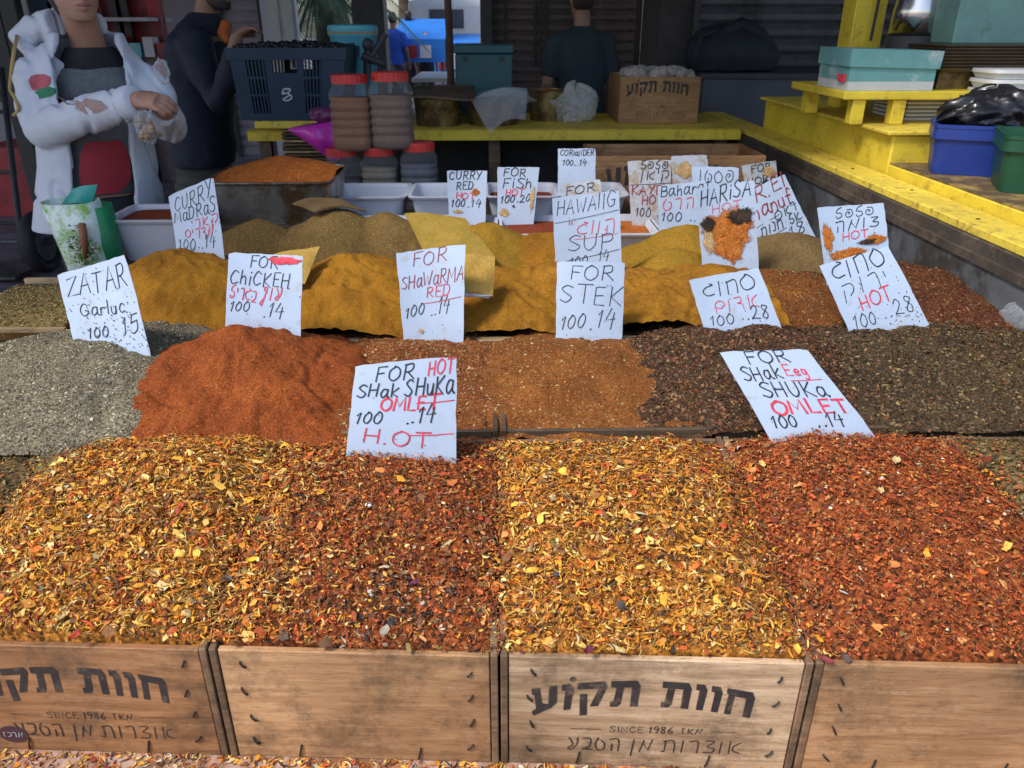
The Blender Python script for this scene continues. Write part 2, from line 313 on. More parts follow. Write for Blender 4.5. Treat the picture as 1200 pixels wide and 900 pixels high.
# ------------------------------------------------------------------ stroke lettering
GL = {
'A': (.75, ['0,0 .38,1 .7,0', '.12,.38 .6,.4']), 'B': (.65, ['.05,0 .05,1', '~.05,1 .5,.95 .5,.6 .1,.52', '~.1,.52 .62,.45 .55,.02 .03,0']),
'C': (.7, ['~.62,.85 .3,1 .02,.5 .25,.02 .65,.18']), 'D': (.7, ['.08,0 .08,1', '~.0,1 .5,.92 .65,.5 .45,.05 .0,0']),
'E': (.6, ['.55,1 .05,1 .05,0 .58,0', '.05,.52 .45,.52']), 'F': (.65, ['.1,0 .1,1 .65,1', '.1,.55 .5,.55']),
'G': (.75, ['~.65,.85 .3,1 .02,.5 .25,.02 .62,.12 .66,.42', '.4,.42 .72,.42']), 'H': (.7, ['.05,0 .05,1', '.62,0 .62,1', '.05,.5 .62,.52']),
'I': (.25, ['.1,0 .1,1']), 'J': (.5, ['~.42,1 .42,.2 .2,0 .02,.2']), 'K': (.65, ['.06,0 .06,1', '.6,1 .08,.45 .62,0']), 'L': (.55, ['.05,1 .05,0 .52,0']),
'M': (.9, ['.02,0 .1,1 .42,.3 .72,1 .82,0']), 'N': (.7, ['.05,0 .05,1 .6,0 .6,1']), 'O': (.78, ['~.38,1 .06,.75 .05,.25 .38,0 .7,.25 .7,.75 .38,1 .3,.98']),
'P': (.62, ['.08,0 .08,1', '~.02,.98 .5,.98 .58,.7 .4,.5 .08,.48']), 'R': (.7, ['.08,0 .08,1', '~.02,.98 .5,.98 .56,.7 .4,.52 .08,.5', '.25,.5 .68,0']),
'S': (.62, ['~.58,.88 .3,1 .06,.78 .3,.55 .56,.3 .35,.02 .02,.14']), 'T': (.7, ['.0,1 .7,1', '.35,1 .35,0']), 'U': (.7, ['~.05,1 .05,.3 .3,0 .58,.3 .6,1 .6,1.0']),
'W': (.95, ['0,1 .22,0 .45,.7 .68,0 .9,1']), 'Y': (.65, ['0,1 .3,.5', '.62,1 .18,0']), 'Z': (.75, ['.02,.95 .7,1 .03,0 .75,.05']),
'a': (.6, ['~.5,.6 .2,.66 .04,.3 .2,.0 .45,.25 .5,.6', '~.5,.66 .5,.2 .62,.0 .66,.05']), 'h': (.55, ['.05,0 .05,1', '~.05,.4 .3,.62 .45,.4 .46,0 .46,.0']),
'k': (.55, ['.06,0 .06,1', '.5,.65 .08,.3 .52,0']), 'i': (.22, ['.1,0 .1,.6', '.1,.82 .1,.9']), 'c': (.5, ['~.45,.55 .2,.62 .04,.3 .2,0 .48,.12']), 'u': (.55, ['~.04,.6 .06,.15 .25,.0 .44,.2 .46,.6', '.46,.6 .48,0']),
'e': (.5, ['~.08,.32 .44,.36 .3,.62 .06,.4 .15,.02 .46,.1']), 'g': (.5, ['~.45,.55 .15,.6 .08,.25 .3,.15 .45,.5', '~.46,.6 .46,-.1 .3,-.35 .1,-.25']),
'f': (.42, ['~.42,.9 .25,1 .18,.7 .16,0 .16,.0', '0,.55 .38,.55']), 'l': (.2, ['.08,0 .08,1']), 't': (.35, ['.15,1 .15,.05', '0,.65 .34,.65']),
'r': (.4, ['.05,.6 .05,0', '~.05,.35 .2,.58 .36,.55 .38,.5']), 'n': (.5, ['.04,.6 .04,0', '~.04,.4 .25,.62 .42,.4 .43,0 .43,.0']),
'0': (.55, ['~.3,1 .06,.65 .06,.2 .26,0 .48,.3 .48,.75 .3,1 .22,.96']), '1': (.3, ['.02,.72 .22,1 .12,0']), '2': (.6, ['~.05,.75 .25,1 .48,.75 .3,.35 .02,.04 .2,.06 .6,.02']),
'4': (.6, ['.3,1 .04,.4 .58,.42', '.48,.75 .38,-.1']), '5': (.55, ['.55,1 .18,.98 .1,.58', '~.1,.58 .45,.6 .48,.2 .2,0 .02,.12']), '6': (.55, ['~.45,.95 .15,.6 .06,.25 .25,0 .48,.2 .35,.45 .08,.3']),
'8': (.55, ['~.45,.9 .2,1 .1,.78 .45,.35 .35,.02 .08,.15 .2,.45 .48,.8 .45,.92']), '9': (.5, ['~.46,.7 .2,.5 .06,.75 .25,1 .46,.8 .4,.3 .25,0']),
'.': (.22, ['.06,.0 .12,.06']), '"': (.3, ['.05,1 .08,.75', '.2,1 .22,.75']), "'": (.15, ['.1,1 .08,.78']), '-': (.5, ['.05,.45 .45,.45']), ' ': (.4, []),
'ס': (.7, ['~.35,.95 .05,.6 .2,.05 .6,.15 .66,.6 .4,.95 .3,.94']), 'ח': (.62, ['.08,0 .1,.9', '~.08,.85 .5,.95 .58,.6 .56,0 .56,.0']), 'ו': (.22, ['.12,.95 .08,0']),
'ג': (.6, ['~.4,.98 .6,.85 .2,.72 .04,.4 .25,.08 .6,.12']), 'א': (.6, ['.12,0 .14,.95', '~.6,.85 .3,.55 .32,.2 .6,.02']), 'ד': (.55, ['~.05,.9 .4,.92 .42,.6 .2,.5 .45,.42 .5,0 .5,.0']),
'ם': (.62, ['~.1,0 .1,.7 .4,.95 .6,.6 .4,.35 .12,.45']), 'י': (.2, ['.1,.95 .12,.6']), 'ר': (.5, ['~.05,.9 .38,.95 .45,.6 .42,0 .42,.0']), 'ק': (.6, ['~.08,.9 .5,.92 .56,.5 .35,.1', '.14,.55 .08,-.35']),
'פ': (.66, ['~.3,.45 .42,.6 .2,.68 .1,.35 .3,.05 .62,.3 .55,.9 .2,.95']), 'ל': (.55, ['~.5,1.2 .2,1 .1,.65 .45,.55 .5,.2 .2,.02 .06,.25']), 'צ': (.55, ['~.1,.95 .5,.9 .2,.5 .52,.35 .4,.02 .05,.05']),
'מ': (.7, ['.05,0 .25,.9', '.2,.7 .45,.1 .65,.95']), 'ה': (.6, ['~.05,.9 .45,.95 .54,.6 .52,0 .52,.0', '.18,.5 .16,.0']), 'ע': (.6, ['~.55,.95 .5,.4 .2,.0 .05,.15 .3,.4 .1,.95']),
'ף': (.6, ['~.5,.6 .3,.75 .25,1 .5,.95 .35,.3 .2,-.4 .05,-.2 .4,.2']), 'ב': (.55, ['~.08,.9 .45,.9 .42,.3 .05,.04 .3,.05 .55,.02']), 'ט': (.6, ['~.2,1 .04,.5 .2,.0 .5,.15 .52,.6 .35,.75']),
'ת': (.7, ['~.02,.05 .15,.1 .18,.85 .18,.9', '~.1,.88 .5,.95 .6,.6 .6,0 .6,.0']), 'ן': (.22, ['.12,.95 .02,-.35']), 'נ': (.4, ['~.1,.95 .3,.9 .28,.1 .05,.04']), 'כ': (.5, ['~.1,.92 .45,.85 .48,.3 .08,.04']), 'ז': (.35, ['.02,.95 .3,.95', '~.18,.95 .1,.5 .2,0 .2,.0']),
}
def smooth_pts(p, k=5):
    p = [np.array(q) for q in p]; e = [p[0] * 2 - p[1]] + p + [p[-1] * 2 - p[-2]]; o = []
    for i in range(1, len(e) - 2):
        for j in range(k):
            t = j / k; a, b, c, d = e[i - 1], e[i], e[i + 1], e[i + 2]
            o.append(.5 * (2 * b + (c - a) * t + (2 * a - 5 * b + 4 * c - d) * t * t + (3 * b - a - 3 * c + d) * t ** 3))
    return o + [p[-1]]
def text_strokes(txt, rnd=.05, rng=random): return text_letters(txt, rnd, rng)[:2]
def text_letters(txt, rnd=.05, rng=random):
    """polylines in units of letter height; x starts at 0"""
    out = []; x = 0; ids = []
    for ci, ch in enumerate(txt):
        wd, st = GL[ch]; jx, jy, js = rng.uniform(-rnd, rnd) * .6, rng.uniform(-rnd, rnd), 1 + rng.uniform(-rnd, rnd)
        for s in st:
            sm = s[0] == '~'; p = [tuple(float(q) for q in a.split(',')) for a in s.lstrip('~').split()]
            p = [(a * js + rng.uniform(-rnd, rnd) * .3, b * js + rng.uniform(-rnd, rnd) * .3) for a, b in p]
            p = smooth_pts(p) if sm and len(p) > 2 else [np.array(q) for q in p]
            out.append([np.array((q[0] + x + jx, q[1] + jy)) for q in p]); ids.append(ci)
        x += wd + .16
    return out, max(x - .16, .1), ids
def ribbon(mb, pts, wd, fn, lift):
    """flat pen stroke: pts 2-D, fn maps 2-D to 3-D with a lift off the surface"""
    n = len(pts); L = []; Rr = []
    for i in range(n):
        t = pts[min(i + 1, n - 1)] - pts[max(i - 1, 0)]; l = np.hypot(*t) or 1; t = t / l; nn = np.array((-t[1], t[0])) * wd / 2
        e = t * wd * .35 * (1 if i == n - 1 else -1 if i == 0 else 0)
        L.append(fn(pts[i] + nn + e, lift)); Rr.append(fn(pts[i] - nn + e, lift))
    b = len(mb.v); mb.v += L + Rr
    for i in range(n - 1): mb.f.append([b + i, b + i + 1, b + n + i + 1, b + n + i])

# ------------------------------------------------------------------ price signs
SIGN_N = 0
def blob_poly(cx, cy, rx, ry, n, rng, rough=.25):
    ph = [rng.uniform(0, 6.28) for _ in range(4)]
    return [np.array((cx + rx * math.cos(a) * (1 + rough * (math.sin(3 * a + ph[0]) * .5 + math.sin(7 * a + ph[1]) * .3 + math.sin(13 * a + ph[2]) * .25)),
                      cy + ry * math.sin(a) * (1 + rough * (math.sin(4 * a + ph[3]) * .4 + math.sin(9 * a + ph[1]) * .3 + math.sin(15 * a + ph[0]) * .25)))) for a in [2 * math.pi * i / n for i in range(n)]]
def sign(label, corners, y, lean=14, turn=0, lines=(), rules=(), stains=(), card=None, pen=.0021, bow=.004, bury=.05, specks=14):
    """hand-lettered card standing in the spice; corners TL TR BR BL as seen, y = depth of its foot"""
    global SIGN_N; SIGN_N += 1; rng = random.Random(100 + SIGN_N)
    bx, by = (corners[2][0] + corners[3][0]) / 2, (corners[2][1] + corners[3][1]) / 2
    B = at(bx, by, y); h = Vector((math.cos(R(turn)), math.sin(R(turn)), 0)); upv = Vector((-math.sin(R(turn)) * math.sin(R(lean)), math.cos(R(turn)) * math.sin(R(lean)), math.cos(R(lean))))
    nrm = h.cross(upv)                                     # points to the customer side
    if nrm.y > 0: nrm = -nrm
    P = []
    for c in corners:
        d = ray(*c); P.append(CAM + d * ((B - CAM).dot(nrm) / d.dot(nrm)))
    TL, TR, BR, BL = P
    W = ((TR - TL).length + (BR - BL).length) / 2; H = ((TL - BL).length + (TR - BR).length) / 2
    ext = bury / H; curl = rng.uniform(-.010, .012); bow = bow * rng.uniform(.3, 2.6) * rng.choice((1, 1, -1)); cor = rng.uniform(-.006, .010)
    def S(u, v, off=0.0):                                   # v measured from the top edge
        p = (TL * (1 - u) + TR * u) * (1 - v) + (BL * (1 - u) + BR * u) * v
        return p + nrm * (off + bow * math.sin(math.pi * u) * (1 - .6 * v) - curl * max(0, 1 - v) ** 2 + cor * max(0, u * (1 - v) - .45) ** 2 * 3)
    t = thing('price_sign', label, 'price sign', 'hand-lettered price cards')
    n, m = 12, 12; mb = MB(); v = []; jig = [[rng.uniform(-.0011, .0011) for _ in range(20)] for _ in range(3)]; jig[2][0] += rng.uniform(0, .003); jig[2][12] += rng.uniform(0, .003)
    for s in (0.0, -.0016):
        for j in range(m + 1):
            for i in range(n + 1):
                eu, ev = (jig[0][j] if i == 0 else jig[1][j] if i == n else 0), (jig[2][i] if j == 0 else 0); v.append(S(i / n + eu / W, (1 + ext) * j / m + ev / H, s))
    f = []; K = (n + 1) * (m + 1)
    for j in range(m):
        for i in range(n):
            a = j * (n + 1) + i; f += [(a, a + 1, a + n + 2, a + n + 1), (K + a, K + a + n + 1, K + a + n + 2, K + a + 1)]
    edge = [i for i in range(n + 1)] + [(j + 1) * (n + 1) - 1 for j in range(1, m + 1)] + [m * (n + 1) + i for i in range(n - 1, -1, -1)] + [j * (n + 1) for j in range(m - 1, 0, -1)]
    for a, b in zip(edge, edge[1:] + edge[:1]): f.append((a, b, K + b, K + a))
    pydata('card', v, f, card or M_card, t, smooth=False)
    def fn(p, lift): return S(p[0] / W, p[1] / H, lift)
    pens = {}
    order = 0
    for ln in lines:
        txt, u, vv, hh, c = ln[:5]; u1 = ln[5] if len(ln) > 5 else None; dv = ln[6] if len(ln) > 6 else 0; bold = ln[7] if len(ln) > 7 else 1
        st, wd, ids = text_letters(txt, .06, rng); hgt = hh * H; sx = hgt if u1 is None else (u1 - u) * W / wd
        order += 1
        for s, ci in zip(st, ids):
            mb = pens.setdefault((c, order, ci), MB())
            pp = [np.array((u * W + q[0] * sx + q[1] * hgt * .12, vv * H - q[1] * hgt + dv * H * (q[0] / wd))) for q in s]
            ribbon(mb, pp, pen * bold, fn, .0007 + .00012 * (order % 5))
    for (u0, v0, u1, v1, c) in rules:
        mb = pens.setdefault((c, 'rule', u0 + v0), MB()); ribbon(mb, [np.array((u0 * W, v0 * H)), np.array(((u0 + u1) / 2 * W, (v0 + v1) / 2 * H + .001)), np.array((u1 * W, v1 * H))], pen * .7, fn, .0006)
    for c, mb in pens.items():
        if mb.v: mb.build('pen_rule' if c[1] == 'rule' else 'letter', {'k': M_black, 'r': M_red, 'm': M_maroon}[c[0]], t)
    for i, (u, vv, ru, rv, m_) in enumerate(stains):
        mb = MB(); poly = blob_poly(u * W, vv * H, ru * W, rv * H, 44, rng, .3)
        k = 5; ctr = np.array((u * W, vv * H)); v = [fn(ctr, .0016 + .0005 * i)]
        for q in range(1, k + 1): v += [fn(ctr + (p - ctr) * q / k, .0016 + .0005 * i + .0012 * (1 - q / k)) for p in poly]
        f = [(0, 1 + j, 1 + (j + 1) % 44) for j in range(44)]
        for q in range(k - 1): f += [(1 + q * 44 + j, 1 + (q + 1) * 44 + j, 1 + (q + 1) * 44 + (j + 1) % 44, 1 + q * 44 + (j + 1) % 44) for j in range(44)]
        o = pydata('spice_smear', v, f, m_, t, smooth=True)
        at_ = o.data.attributes.new('cover', 'FLOAT', 'POINT'); at_.data.foreach_set('value', np.array([1.0] + [1 - ((q + 1) / k) ** 1.5 for q in range(k) for _ in range(44)], np.float32))
    if specks:
        mb = MB()
        for _ in range(specks):
            u, vv = rng.random() ** .6, rng.random() ** .5; q = rng.uniform(.0006, .0018); c = np.array((u * W, vv * H)); b = len(mb.v)
            for a in range(5): mb.v.append(fn(c + q * np.array((math.cos(a * 1.256), math.sin(a * 1.256))) * rng.uniform(.6, 1.3), .0013))
            mb.f.append([b, b + 1, b + 2, b + 3, b + 4])
        mb.build('crumbs', M_crumb, t)['kind'] = 'stuff'
    return t
M_crumb = mat('crumb', (.10, .07, .04), .8, var=.5, bump=0)
M_smear = smear('orange_smear', (.36, .09, .015), (.55, .19, .035), (.70, .45, .15))
M_smear2 = smear('black_smear', (.02, .018, .016), (.07, .045, .03), None)
M_smear3 = smear('yellow_smear', (.45, .27, .10), (.58, .40, .20), None)

sign('white card reading ZATAR GARLUC at the grey zaatar heap', [(66, 322), (147, 298), (176, 414), (86, 398)], 1.535, 16, -6,
     [('ZATAR', .06, .36, .25, 'k', .92, -.06), ('Garluc', .18, .63, .16, 'k', .80, -.05), ('100', .22, .94, .15, 'k', .50, -.05), ('..', .56, .90, .1, 'k', .66), ('15', .70, .84, .20, 'k', .92, -.06)], specks=160, bow=.006)
sign('white card reading CURRY MADRAS with pink Hebrew beneath', [(199, 230), (252, 208), (265, 316), (207, 294)], 2.03, 14, -10,
     [('CURRY', .10, .30, .20, 'k', .92, -.10), ('MaDRaS', .05, .48, .17, 'k', .95, -.12), ('יראק', .40, .57, .12, 'r', .95, -.08), ('סירדמ', .22, .73, .13, 'r', .85, -.1), ('100', .06, .93, .16, 'k', .42, -.06), ('..14', .48, .84, .16, 'k', .85, -.08)])
sign('white card reading FOR CHICKEN before the red heap', [(266, 296), (354, 300), (352, 404), (264, 388)], 1.60, 14, 3,
     [('FOR', .28, .16, .14, 'k', .66, 0), ('ChiCKEH', .03, .38, .17, 'k', .82, 0), ('לירגב', .04, .56, .14, 'r', .38, .02), ('ףוע', .44, .56, .16, 'r', .72, -.04), ('100', .05, .73, .12, 'k', .30, -.03), ('.14', .48, .75, .16, 'k', .75, -.03)],
     stains=[(.74, .065, .22, .045, M_red)])
sign('tall white card reading FOR SHAWARMA RED', [(464, 297), (545, 286), (543, 418), (474, 408)], 1.70, 14, 2,
     [('FOR', .22, .16, .13, 'm', .72, -.03), ('SHaWaRMA', .03, .38, .13, 'm', .98, -.07), ('RED', .40, .47, .10, 'r', .77, -.03), ('100', .06, .68, .11, 'k', .36, -.06), ('..14', .46, .65, .15, 'k', .76, -.05)],
     rules=[(.32, .53, .95, .46, 'r')], stains=[(.30, .80, .05, .03, M_smear3)])
sign('white card reading FOR HOT SHAK SHUKA OMLET between the crates', [(416, 429), (535, 418), (534, 541), (407, 519)], 1.195, 13, 2,
     [('FOR', .20, .22, .16, 'k', .58, -.03), ('HOT', .72, .16, .14, 'r', .97, -.02), ('SHak', .04, .40, .15, 'k', .44, -.02), ('SHuKa', .50, .37, .18, 'k', .97, -.03), ('OMLET', .27, .55, .14, 'r', .82, -.05, 1.5), ('100', .05, .74, .14, 'k', .30, -.04), ('..14', .52, .68, .17, 'k', .80, -.06), ('H.OT', .14, .95, .17, 'r', .75, -.05)],
     rules=[(.62, .45, .98, .41, 'r'), (.55, .80, .97, .73, 'r')], pen=.0026, specks=12)
sign('white card reading FOR STEK with one brown spot', [(653, 306), (733, 307), (728, 418), (651, 407)], 1.70, 14, 2,
     [('FOR', .18, .20, .15, 'k', .82, .0), ('STEK', .04, .47, .20, 'k', .96, -.02), ('100', .06, .78, .15, 'k', .42, -.06), ('.14', .50, .74, .20, 'k', .86, -.06)], stains=[(.38, .87, .06, .035, M_smear2)])
sign('white card reading HAWAIIG SUP with pink Hebrew between ruled lines', [(647, 232), (725, 223), (729, 312), (651, 312)], 2.14, 12, 4,
     [('HAWAIIG', .05, .26, .20, 'k', .93, -.06), ('"גווה', .20, .56, .19, 'r', .92, -.02, 1.2), ('SUP', .18, .80, .22, 'k', .88, -.04), ('100', .22, 1.0, .12, 'k', .48, -.04), ('14', .64, .96, .16, 'k', .80, -.04)],
     rules=[(.02, .37, .98, .25, 'k'), (.10, .94, .98, .77, 'k'), (.3, .62, .95, .56, 'r')])
sign('white card reading HARISA smeared with orange and black paste', [(815, 221), (883, 211), (889, 312), (823, 312)], 2.16, 12, 4,
     [('HARiSA', .05, .24, .19, 'k', .93, -.09, 1.6), ('HOT', .25, .34, .1, 'r', .75, -.03)],
     stains=[(.50, .57, .50, .34, M_smear), (.52, .78, .30, .20, M_smear), (.15, .66, .12, .20, M_smear3), (.74, .40, .27, .12, M_smear2), (.16, .47, .16, .11, M_smear2)])
sign('white card in Hebrew priced 28 with pink middle line', [(807, 328), (889, 314), (921, 397), (828, 394)], 1.69, 20, 4,
     [('גוחס', .13, .33, .22, 'k', .86, -.06, 1.2), ('םודא', .20, .60, .20, 'r', .80, -.06), ('100', .10, .82, .16, 'k', .42, -.04), ('..28', .52, .72, .20, 'k', .90, -.03)], specks=24)
sign('large tilted Hebrew card reading HOT priced 28 by the metal wall', [(963, 311), (1044, 288), (1099, 401), (1000, 401)], 1.69, 20, 6,
     [('גוחס', .10, .22, .19, 'k', .88, -.07, 1.5), ('קורי', .12, .44, .17, 'k', .78, -.07), ('HOT', .28, .60, .15, 'r', .72, -.08, 1.6), ('100', .10, .82, .15, 'k', .40, -.04), ('..28', .50, .72, .17, 'k', .92, -.06)], specks=150)
sign('wide leaning card reading FOR SHAK EGG SHUKA OMLET at red flakes', [(845, 412), (947, 409), (1022, 506), (899, 508)], 1.245, 24, 5,
     [('FOR', .22, .15, .14, 'k', .70, -.01), ('SHak', .08, .36, .17, 'k', .50, -.02), ('Eeg', .56, .31, .13, 'r', .80, 0), ('SHUKa', .17, .56, .18, 'k', .85, 0), ('OMLET', .18, .77, .16, 'r', .94, -.02, 1.8), ('100', .10, .94, .15, 'k', .34, -.01), ('..14', .52, .93, .17, 'k', .80, -.02)],
     rules=[(.56, .37, .90, .36, 'r')], pen=.0028, specks=10)
sign('orange-stained Hebrew card reading HOT behind the metal-wall card', [(958, 243), (1036, 238), (1042, 293), (966, 310)], 1.95, 14, 4,
     [('לפלפ', .26, .24, .17, 'k', .84, -.03), ('המוצ', .22, .48, .20, 'k', .90, -.03, 1.2), ('HOT', .32, .66, .15, 'r', .72, -.03, 1.2)],
     stains=[(.10, .55, .10, .30, M_smear), (.35, .90, .33, .13, M_smear), (.80, .72, .20, .12, M_smear), (.70, .74, .18, .06, M_smear2)])
sign('small card reading CURRY RED HOT before the plastic tubs', [(524, 200), (571, 200), (569, 253), (526, 250)], 2.82, 10, 0,
     [('CURRY', .05, .20, .18, 'k', .85, 0), ('RED', .22, .43, .18, 'k', .64, -.02), ('HOT', .20, .64, .14, 'r', .70), ('100', .08, .85, .17, 'k', .44, -.03), ('.14', .50, .84, .17, 'k', .85, -.03)], stains=[(.72, .48, .12, .10, M_smear), (.25, .94, .16, .05, M_smear3)], pen=.0034)
sign('small card reading FOR FISH HOT stained brown', [(583, 196), (632, 196), (625, 263), (583, 262)], 2.82, 10, 0,
     [('FOR', .14, .16, .14, 'k', .68), ('FiSh', .12, .36, .17, 'k', .85), ('HOT', .20, .50, .13, 'r', .66), ('100', .08, .64, .13, 'k', .44, -.03), ('.20', .50, .62, .13, 'k', .84, -.03)], stains=[(.18, .80, .16, .09, M_smear3), (.90, .55, .07, .25, M_smear3), (.42, .68, .04, .025, M_smear2)], pen=.0034)
sign('highest small card with faint grey writing before the dark gap', [(654, 174), (698, 174), (698, 228), (654, 228)], 2.95, 8, 0,
     [('CORiaNDER', .06, .15, .12, 'k', .96), ('100..14', .12, .36, .12, 'k', .74)], pen=.003)
sign('narrow card edge reading FOR peeping over the HAWAIIG card', [(657, 216), (704, 210), (709, 262), (659, 262)], 2.66, 10, 3,
     [('FOR', .10, .30, .2, 'k', .85, -.05)], card=M_card2, pen=.0034)
sign('soiled card reading KAYEN HOT under Hebrew words', [(735, 189), (786, 187), (786, 262), (740, 258)], 2.80, 10, 0,
     [('לפלפ', .28, .14, .12, 'k', .92), ('ןאיק', .28, .30, .14, 'k', .94), ('KAYEN', .04, .56, .15, 'm', .98, -.02, 1.2), ('HOT', .28, .72, .15, 'm', .80, -.02, 1.2), ('100 .14', .12, .92, .15, 'k', .95, -.02)], rules=[(.02, .40, .98, .36, 'k')], card=M_card2, pen=.0034)
sign('brown-mottled blank card behind the other cards', [(787, 183), (828, 181), (834, 220), (788, 220)], 3.02, 9, 0, [('100', .3, .6, .2, 'k', .7)], card=M_card2, stains=[(.35, .45, .3, .3, M_smear3)], pen=.002)
sign('pale blue card with one large Hebrew word', [(811, 195), (866, 196), (866, 232), (812, 232)], 2.96, 9, 0, [('וטספ', .14, .52, .40, 'k', .88, 0, 1.0)], pen=.0034)
sign('white card reading BAHARAT with pink Hebrew priced 100', [(771, 218), (832, 211), (834, 292), (773, 284)], 2.62, 10, 4,
     [('Baharat', .04, .20, .18, 'k', .98, -.04), ('טרהב', .06, .42, .18, 'r', .90, -.03), ('100 ..14', .05, .62, .14, 'k', .98, -.04)], pen=.0032)
sign('small stained card reading FOR at the back corner by the rail', [(868, 194), (908, 188), (913, 219), (876, 226)], 2.86, 10, 4, [('FOR', .22, .34, .26, 'k', .8, -.05), ('JORA', .1, .75, .25, 'k', .95, -.05)], card=M_card2, stains=[(.75, .35, .22, .25, M_smear3), (.60, .75, .16, .12, M_smear2)], pen=.0034)
sign('steeply tilted card reading R. EL HANUF priced 18', [(872, 226), (918, 204), (955, 276), (888, 296)], 2.50, 14, 6,
     [('R.El', .18, .22, .22, 'm', .95, -.06, 1.5), ('hanuf', .04, .48, .22, 'm', .92, -.06, 1.5), ('סאר', .45, .60, .14, 'k', .92, -.05), ('תונח לא', .12, .76, .13, 'k', .9, -.05), ('18', .60, .94, .18, 'k', .9, -.04)], rules=[(.02, .62, .95, .45, 'k'), (.05, .86, .95, .68, 'k')], pen=.0032)

# ------------------------------------------------------------------ wooden crates
def Y0(x): return .797 - .053 * x
def Y1(x): return 1.285 - .012 * x
BRAND = {  # block Hebrew letters as outlines, unit height
 'ח': (.84, [[(0, 0), (.2, 0), (.25, .72), (.57, .72), (.55, 0), (.77, 0), (.83, .8), (.74, 1), (0, 1), (0, .8), (.06, .76)]]),
 'ו': (.34, [[(.06, 0), (.26, 0), (.33, .8), (.24, 1), (0, 1), (0, .78), (.1, .75)]]),
 'ת': (.86, [[(0, 1), (.74, 1), (.84, .8), (.8, 0), (.58, 0), (.6, .74), (.37, .74), (.31, .12), (.22, 0), (0, 0), (0, .2), (.1, .22), (.16, .74), (0, .76)]]),
 'ק': (.86, [[(0, 1), (.78, 1), (.86, .8), (.62, .05), (.38, .05), (.62, .74), (0, .76)], [(.08, .56), (.29, .56), (.31, -.28), (.1, -.28)]]),
 'ע': (.76, [[(0, 1), (.22, 1), (.3, .38), (.48, .32), (.5, 1), (.72, 1), (.72, .32), (.55, .14), (.05, -.06), (0, .12), (.13, .2), (.07, .76), (0, .78)]]),
 '·': (0, [[(-.22, 1.12), (-.14, 1.06), (-.06, 1.12), (-.06, 1.22), (-.14, 1.28), (-.22, 1.22)]]), ' ': (.4, [])}
def brand(parent, fn, W, H, small=True, only=None, y0=.72, hh=.235):
    """fn maps (metres from left, metres from bottom) to 3-D"""
    word = only or 'עו·קת תווח'; tot = sum(BRAND[c][0] + .1 for c in word); x = 0; sc = (W * .80) / tot; hgt = H * hh
    for ch in word:
        wd, polys = BRAND[ch]; mb = MB()
        for pl in polys:
            b = len(mb.v)
            for (a, q) in pl:
                X = x + a; tt = X / tot; mb.v.append(fn(W * .08 + X * sc, H * (y0 - hh) + H * .10 * (1 - (2 * tt - 1) ** 2) + q * hgt, .0006))
            mb.f.append(list(range(b, len(mb.v))))
        if mb.v: mb.build('letter', M_ink, parent)
        if ch != '·': x += wd + .1
    if small:
        mb = MB(); rg = random.Random(3)
        for txt, u0, u1, base, h, pw in (('SINCE', .36, .48, .335, .055, .0011), ('1986', .50, .585, .335, .062, .0017), ('זאמ', .615, .69, .335, .055, .0014), ('עבטה', .21, .40, .155, .12, .0022), ('ןמ', .44, .52, .155, .12, .0022), ('תורצוא', .55, .83, .155, .12, .0022)):
            st, wd = text_strokes(txt, .02, rg)
            for s in st: ribbon(mb, [np.array((W * (u0 + (u1 - u0) * q[0] / wd), H * (base + h * q[1]))) for q in s], pw, lambda p, l: fn(p[0], p[1], l), .0006)
        for u0, u1 in ((.22, .33), (.72, .81)): ribbon(mb, [np.array((W * u0, H * .36)), np.array((W * u1, H * .36))], .0009, lambda p, l: fn(p[0], p[1], l), .0006)
        mb.build('fine_print', M_ink, parent)
